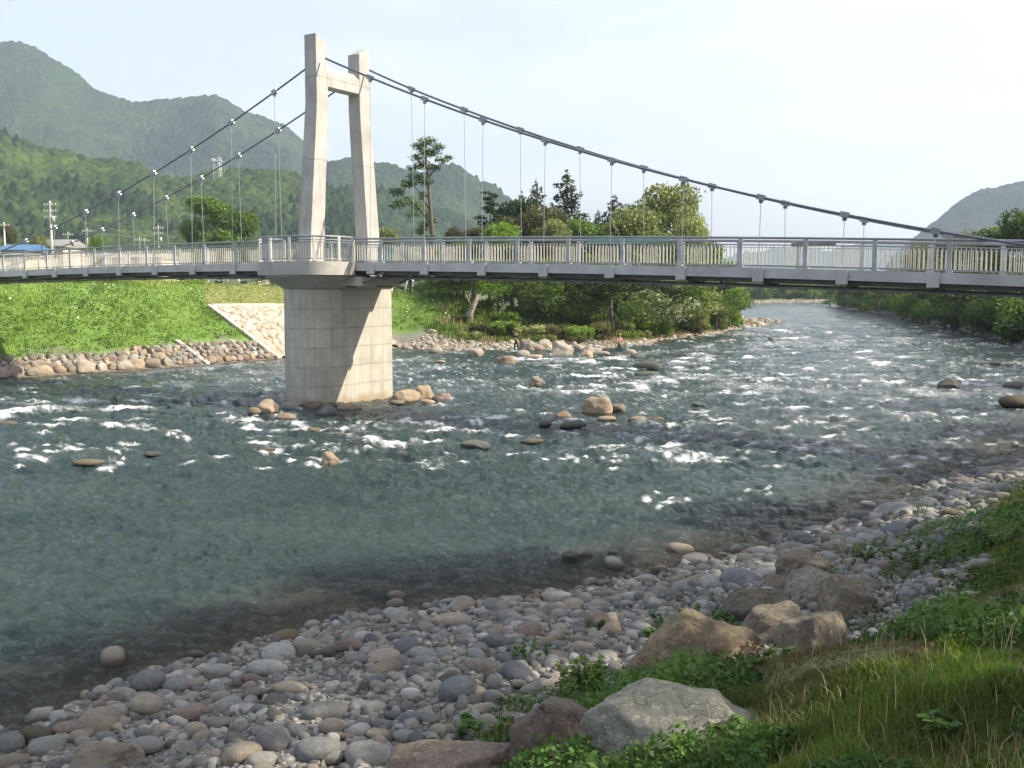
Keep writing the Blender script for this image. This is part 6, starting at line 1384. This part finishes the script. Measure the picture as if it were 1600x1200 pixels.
def wire(p, q, label, sag=1.0):
    a_ = Vector(at_d(*p)); b_ = Vector(at_d(*q)); m_ = MB(); m_.tube([a_.lerp(b_, t_) - Vector((0, 0, sag * 4 * t_ * (1 - t_))) for t_ in np.linspace(0, 1, 14)], .03, 5, cap=False); tag(m_.build('power_line', M['cable']), label, 'cable')
wire((78, 322, 150), (247, 358, 190), 'upper power line running right from the tall white pole', 1.6); wire((78, 332, 150), (247, 366, 190), 'lower power line running right from the tall white pole', 1.6); wire((78, 322, 150), (6, 350, 170), 'power line running left from the tall white pole', .8)
# antenna mast on the wooded hill
x, y, z = at_d(340, 268, 735); e_ = empty('radio_mast', (x, y, z - 8)); tag(e_, 'small white lattice mast on the shoulder of the wooded hill', 'mast')
m_ = MB()
for sx in (-1, 1):
    for sy in (-1, 1): m_.tube([(sx * 2.6, sy * 2.6, 0), (sx * 1.8, sy * 1.8, 17)], .22, 6)
for k in range(4):
    z0 = 3 + k * 4; 
    for sy in (-1, 1): m_.tube([(-2.2, sy * 2.2, z0), (2.2, sy * 2.2, z0 + 3)], .13, 5); m_.tube([(-2.2, sy * 2.2, z0), (2.2, sy * 2.2, z0)], .13, 5)
m_.build('lattice', M['white'], e_); m_ = MB(); m_.box((0, 0, 15), (6.5, 4, .5)); m_.box((-3, -2, 16), (1.4, .6, 2)); m_.box((2.6, -2, 16), (1.4, .6, 2)); m_.build('antenna_platform', M['white'], e_)
# pale bare rock patch trees on the hill
# white frame right of the pier
q0 = at_d(608, 461, 104); q1 = at_d(690, 461, 108); e_ = empty('white_railing', (q0[0], q0[1], gz(q0[0], q0[1]))); tag(e_, 'white painted frame with a slanting post seen just right of the pier under the deck', 'railing')
def wl_(a_, b_, D1, D2, r): m_ = MB(); m_.tube([Vector(at_d(a_[0], a_[1], D1)) - e_.location, Vector(at_d(b_[0], b_[1], D2)) - e_.location], r, 6); return m_
wl_((600, 461), (690, 462), 104, 108, .14).build('rail', M['white'], e_); wl_((600, 437), (668, 436), 104, 107, .10).build('rail', M['white'], e_)
wl_((638, 433), (629, 472), 105, 105, .10).build('post', M['white'], e_); wl_((645, 433), (645, 492), 105.5, 105.5, .10).build('post', M['white'], e_); wl_((612, 435), (612, 490), 104.2, 104.2, .10).build('post', M['white'], e_); wl_((688, 436), (688, 490), 108, 108, .10).build('post', M['white'], e_)

# ------------------------------------------------------------ two anglers
def skin_obj(name, pts, edges, radii, mat, parent, lv=2):
    me = bpy.data.meshes.new(name); me.from_pydata(pts, edges, []); o = link(name, me, mat, parent)
    md = o.modifiers.new('skin', 'SKIN'); sv = me.skin_vertices[0].data if me.skin_vertices else None
    if sv is None:
        bpy.context.view_layer.update(); sv = me.skin_vertices[0].data
    for i, r_ in enumerate(radii): sv[i].radius = (r_, r_) if not isinstance(r_, tuple) else r_
    sv[0].use_root = True; md.use_smooth_shade = True; md.branch_smoothing = .6
    ss_ = o.modifiers.new('subd', 'SUBSURF'); ss_.levels = lv; ss_.render_levels = lv; return o
def person(x, y, z, rz, label, shirt, hatm, sit=False):
    p = empty('person', (x, y, z), rz); tag(p, label, 'person')
    # facing -Y; slight forward stoop, forearms raised in front holding a rod
    J = [(0, 0, .92), (0, -.02, 1.08), (0, -.06, 1.26), (0, -.12, 1.42), (0, -.15, 1.50), (0, -.17, 1.58), (0, -.17, 1.68),
         (.10, 0, .88), (.13, -.05, .48), (.15, .02, .08), (.15, -.14, .03), (-.10, 0, .88), (-.15, -.08, .48), (-.17, .03, .08), (-.17, -.13, .03),
         (.19, -.10, 1.38), (.25, -.12, 1.13), (.12, -.34, 1.10), (.08, -.42, 1.12), (-.19, -.10, 1.38), (-.25, -.14, 1.13), (-.08, -.36, 1.06), (-.03, -.44, 1.07)]
    E_ = [(0, 1), (1, 2), (2, 3), (3, 4), (4, 5), (5, 6), (0, 7), (7, 8), (8, 9), (9, 10), (0, 11), (11, 12), (12, 13), (13, 14), (3, 15), (15, 16), (16, 17), (17, 18), (3, 19), (19, 20), (20, 21), (21, 22)]
    rad = [.13, .13, .15, .10, .055, .085, .07, .09, .06, .045, .03, .09, .06, .045, .03, .06, .045, .033, .03, .06, .045, .033, .03]
    skin_obj('body', J, E_, rad, M['skin'], p)
    # fingers: four curled chains and a thumb on each hand, closed on the rod
    for hx, hy, hz, s_ in ((.08, -.42, 1.12, 1), (-.03, -.44, 1.07, -1)):
        m_ = MB()
        for k in range(4):
            o_ = -.03 + .02 * k; m_.tube([(hx + o_, hy, hz), (hx + o_, hy - .045, hz + .012), (hx + o_, hy - .06, hz - .02), (hx + o_, hy - .035, hz - .035)], [.010, .009, .008, .006], 6)
        m_.tube([(hx - .035 * s_, hy + .01, hz), (hx - .045 * s_, hy - .03, hz + .02), (hx - .02 * s_, hy - .055, hz + .025)], [.011, .01, .008], 6); m_.build('fingers', M['skin'], p)
    # face
    m_ = MB(); m_.tube([(0, -.235, 1.625), (0, -.265, 1.60)], [.012, .018], 6); m_.tube([(-.028, -.238, 1.565), (.028, -.238, 1.565)], .008, 6)
    for e in (-1, 1): m_.tube([(e * .085, -.17, 1.59), (e * .095, -.165, 1.65)], .016, 6)
    m_.build('face_features', M['skin'], p)
    m_ = MB()
    for e in (-1, 1): m_.tube([(e * .03, -.236, 1.64), (e * .03, -.246, 1.64)], .011, 6)
    m_.build('eyes', M['hair'], p)
    skin_obj('waders', [(0, 0, .98), (0, 0, .90), (.10, 0, .86), (.13, -.05, .48), (.15, .02, .08), (.15, -.15, .04), (-.10, 0, .86), (-.15, -.08, .48), (-.17, .03, .08), (-.17, -.14, .04)], [(0, 1), (1, 2), (2, 3), (3, 4), (4, 5), (1, 6), (6, 7), (7, 8), (8, 9)], [.165, .155, .12, .085, .07, .05, .12, .085, .07, .05], M['wader'], p)
    skin_obj('shirt', [(0, 0, 1.0), (0, -.02, 1.10), (0, -.06, 1.27), (0, -.11, 1.41), (.19, -.10, 1.38), (.25, -.12, 1.15), (.17, -.26, 1.11), (-.19, -.10, 1.38), (-.25, -.14, 1.15), (-.15, -.28, 1.08)], [(0, 1), (1, 2), (2, 3), (3, 4), (4, 5), (5, 6), (3, 7), (7, 8), (8, 9)], [.16, .155, .175, .115, .08, .062, .05, .08, .062, .05], M[shirt], p)
    skin_obj('vest', [(.09, .03, 1.12), (.10, .0, 1.30), (.11, -.04, 1.42), (-.09, .03, 1.12), (-.10, .0, 1.30), (-.11, -.04, 1.42)], [(0, 1), (1, 2), (3, 4), (4, 5), (1, 4)], [.115, .12, .09, .115, .12, .09], M['darkvest'], p)
    m_ = MB(); m_.tube([(0, -.17, 1.665), (0, -.17, 1.69), (0, -.17, 1.695), (0, -.165, 1.76), (0, -.16, 1.79)], [.17, .15, .105, .09, .03], 14); m_.build('hat', M[hatm], p)
    # rod: a thing of its own, held
    r_ = empty('fishing_rod', (x, y, z), rz); tag(r_, 'long thin rod held by the ' + ('angler in pink' if shirt == 'pinkshirt' else 'dark-clad angler by the spit'), 'fishing rod')
    m_ = MB(); m_.tube([(-.08, -.38, 1.02), (-.02, -.46, 1.09), (.15, -.62, 1.28)], [.016, .018, .012], 8); m_.build('handle', M['hair'], r_)
    m_ = MB(); m_.tube([(.15, -.62, 1.28), (.6, -1.1, 1.85), (1.3, -1.9, 2.6), (2.1, -2.9, 3.2)], [.011, .009, .006, .003], 6); m_.build('blank', M['darkvest'], r_)
x, y = at_z(967, 549, 0); s_ = (px_size(x, y, 0, 27) / 1.55)
person(x, y, -.25, RAD(200) - math.pi, 'angler in pinkish shirt and dark waders standing in the river by the far bushes', 'pinkshirt', 'straw')
x, y = at_z(811, 549, .1); person(x - .2, y + 1.0, .05, RAD(150) - math.pi, 'dark-clad angler standing at the left end of the boulder spit', 'darkvest', 'hair')
x, y = at_z(983, 543, .1); m_ = MB(); m_.box((x, y, .3), (.5, .3, .28), taper=.9); o = m_.build('tackle_box', M['white'], None, .02); tag(o, 'small pale tackle box on the stones right of the wading angler', 'box')

# ------------------------------------------------------------ haze: even air between the viewer and the mountains
m = bpy.data.materials.new('haze'); m.use_nodes = True; t = m.node_tree
for n in list(t.nodes):
    if n.type != 'OUTPUT_MATERIAL': t.nodes.remove(n)
pv = t.nodes.new('ShaderNodeVolumePrincipled'); pv.inputs['Color'].default_value = (.66, .81, 1.0, 1); pv.inputs['Density'].default_value = 0.00020; pv.inputs['Anisotropy'].default_value = .05
t.links.new(pv.outputs[0], t.nodes['Material Output'].inputs['Volume'])
mb = MB(); mb.box((0, 0, 349), (9600, 9900, 706)); o = mb.build('haze', m); tag(o, 'thin blue summer haze in the valley air', 'haze', kind='stuff')
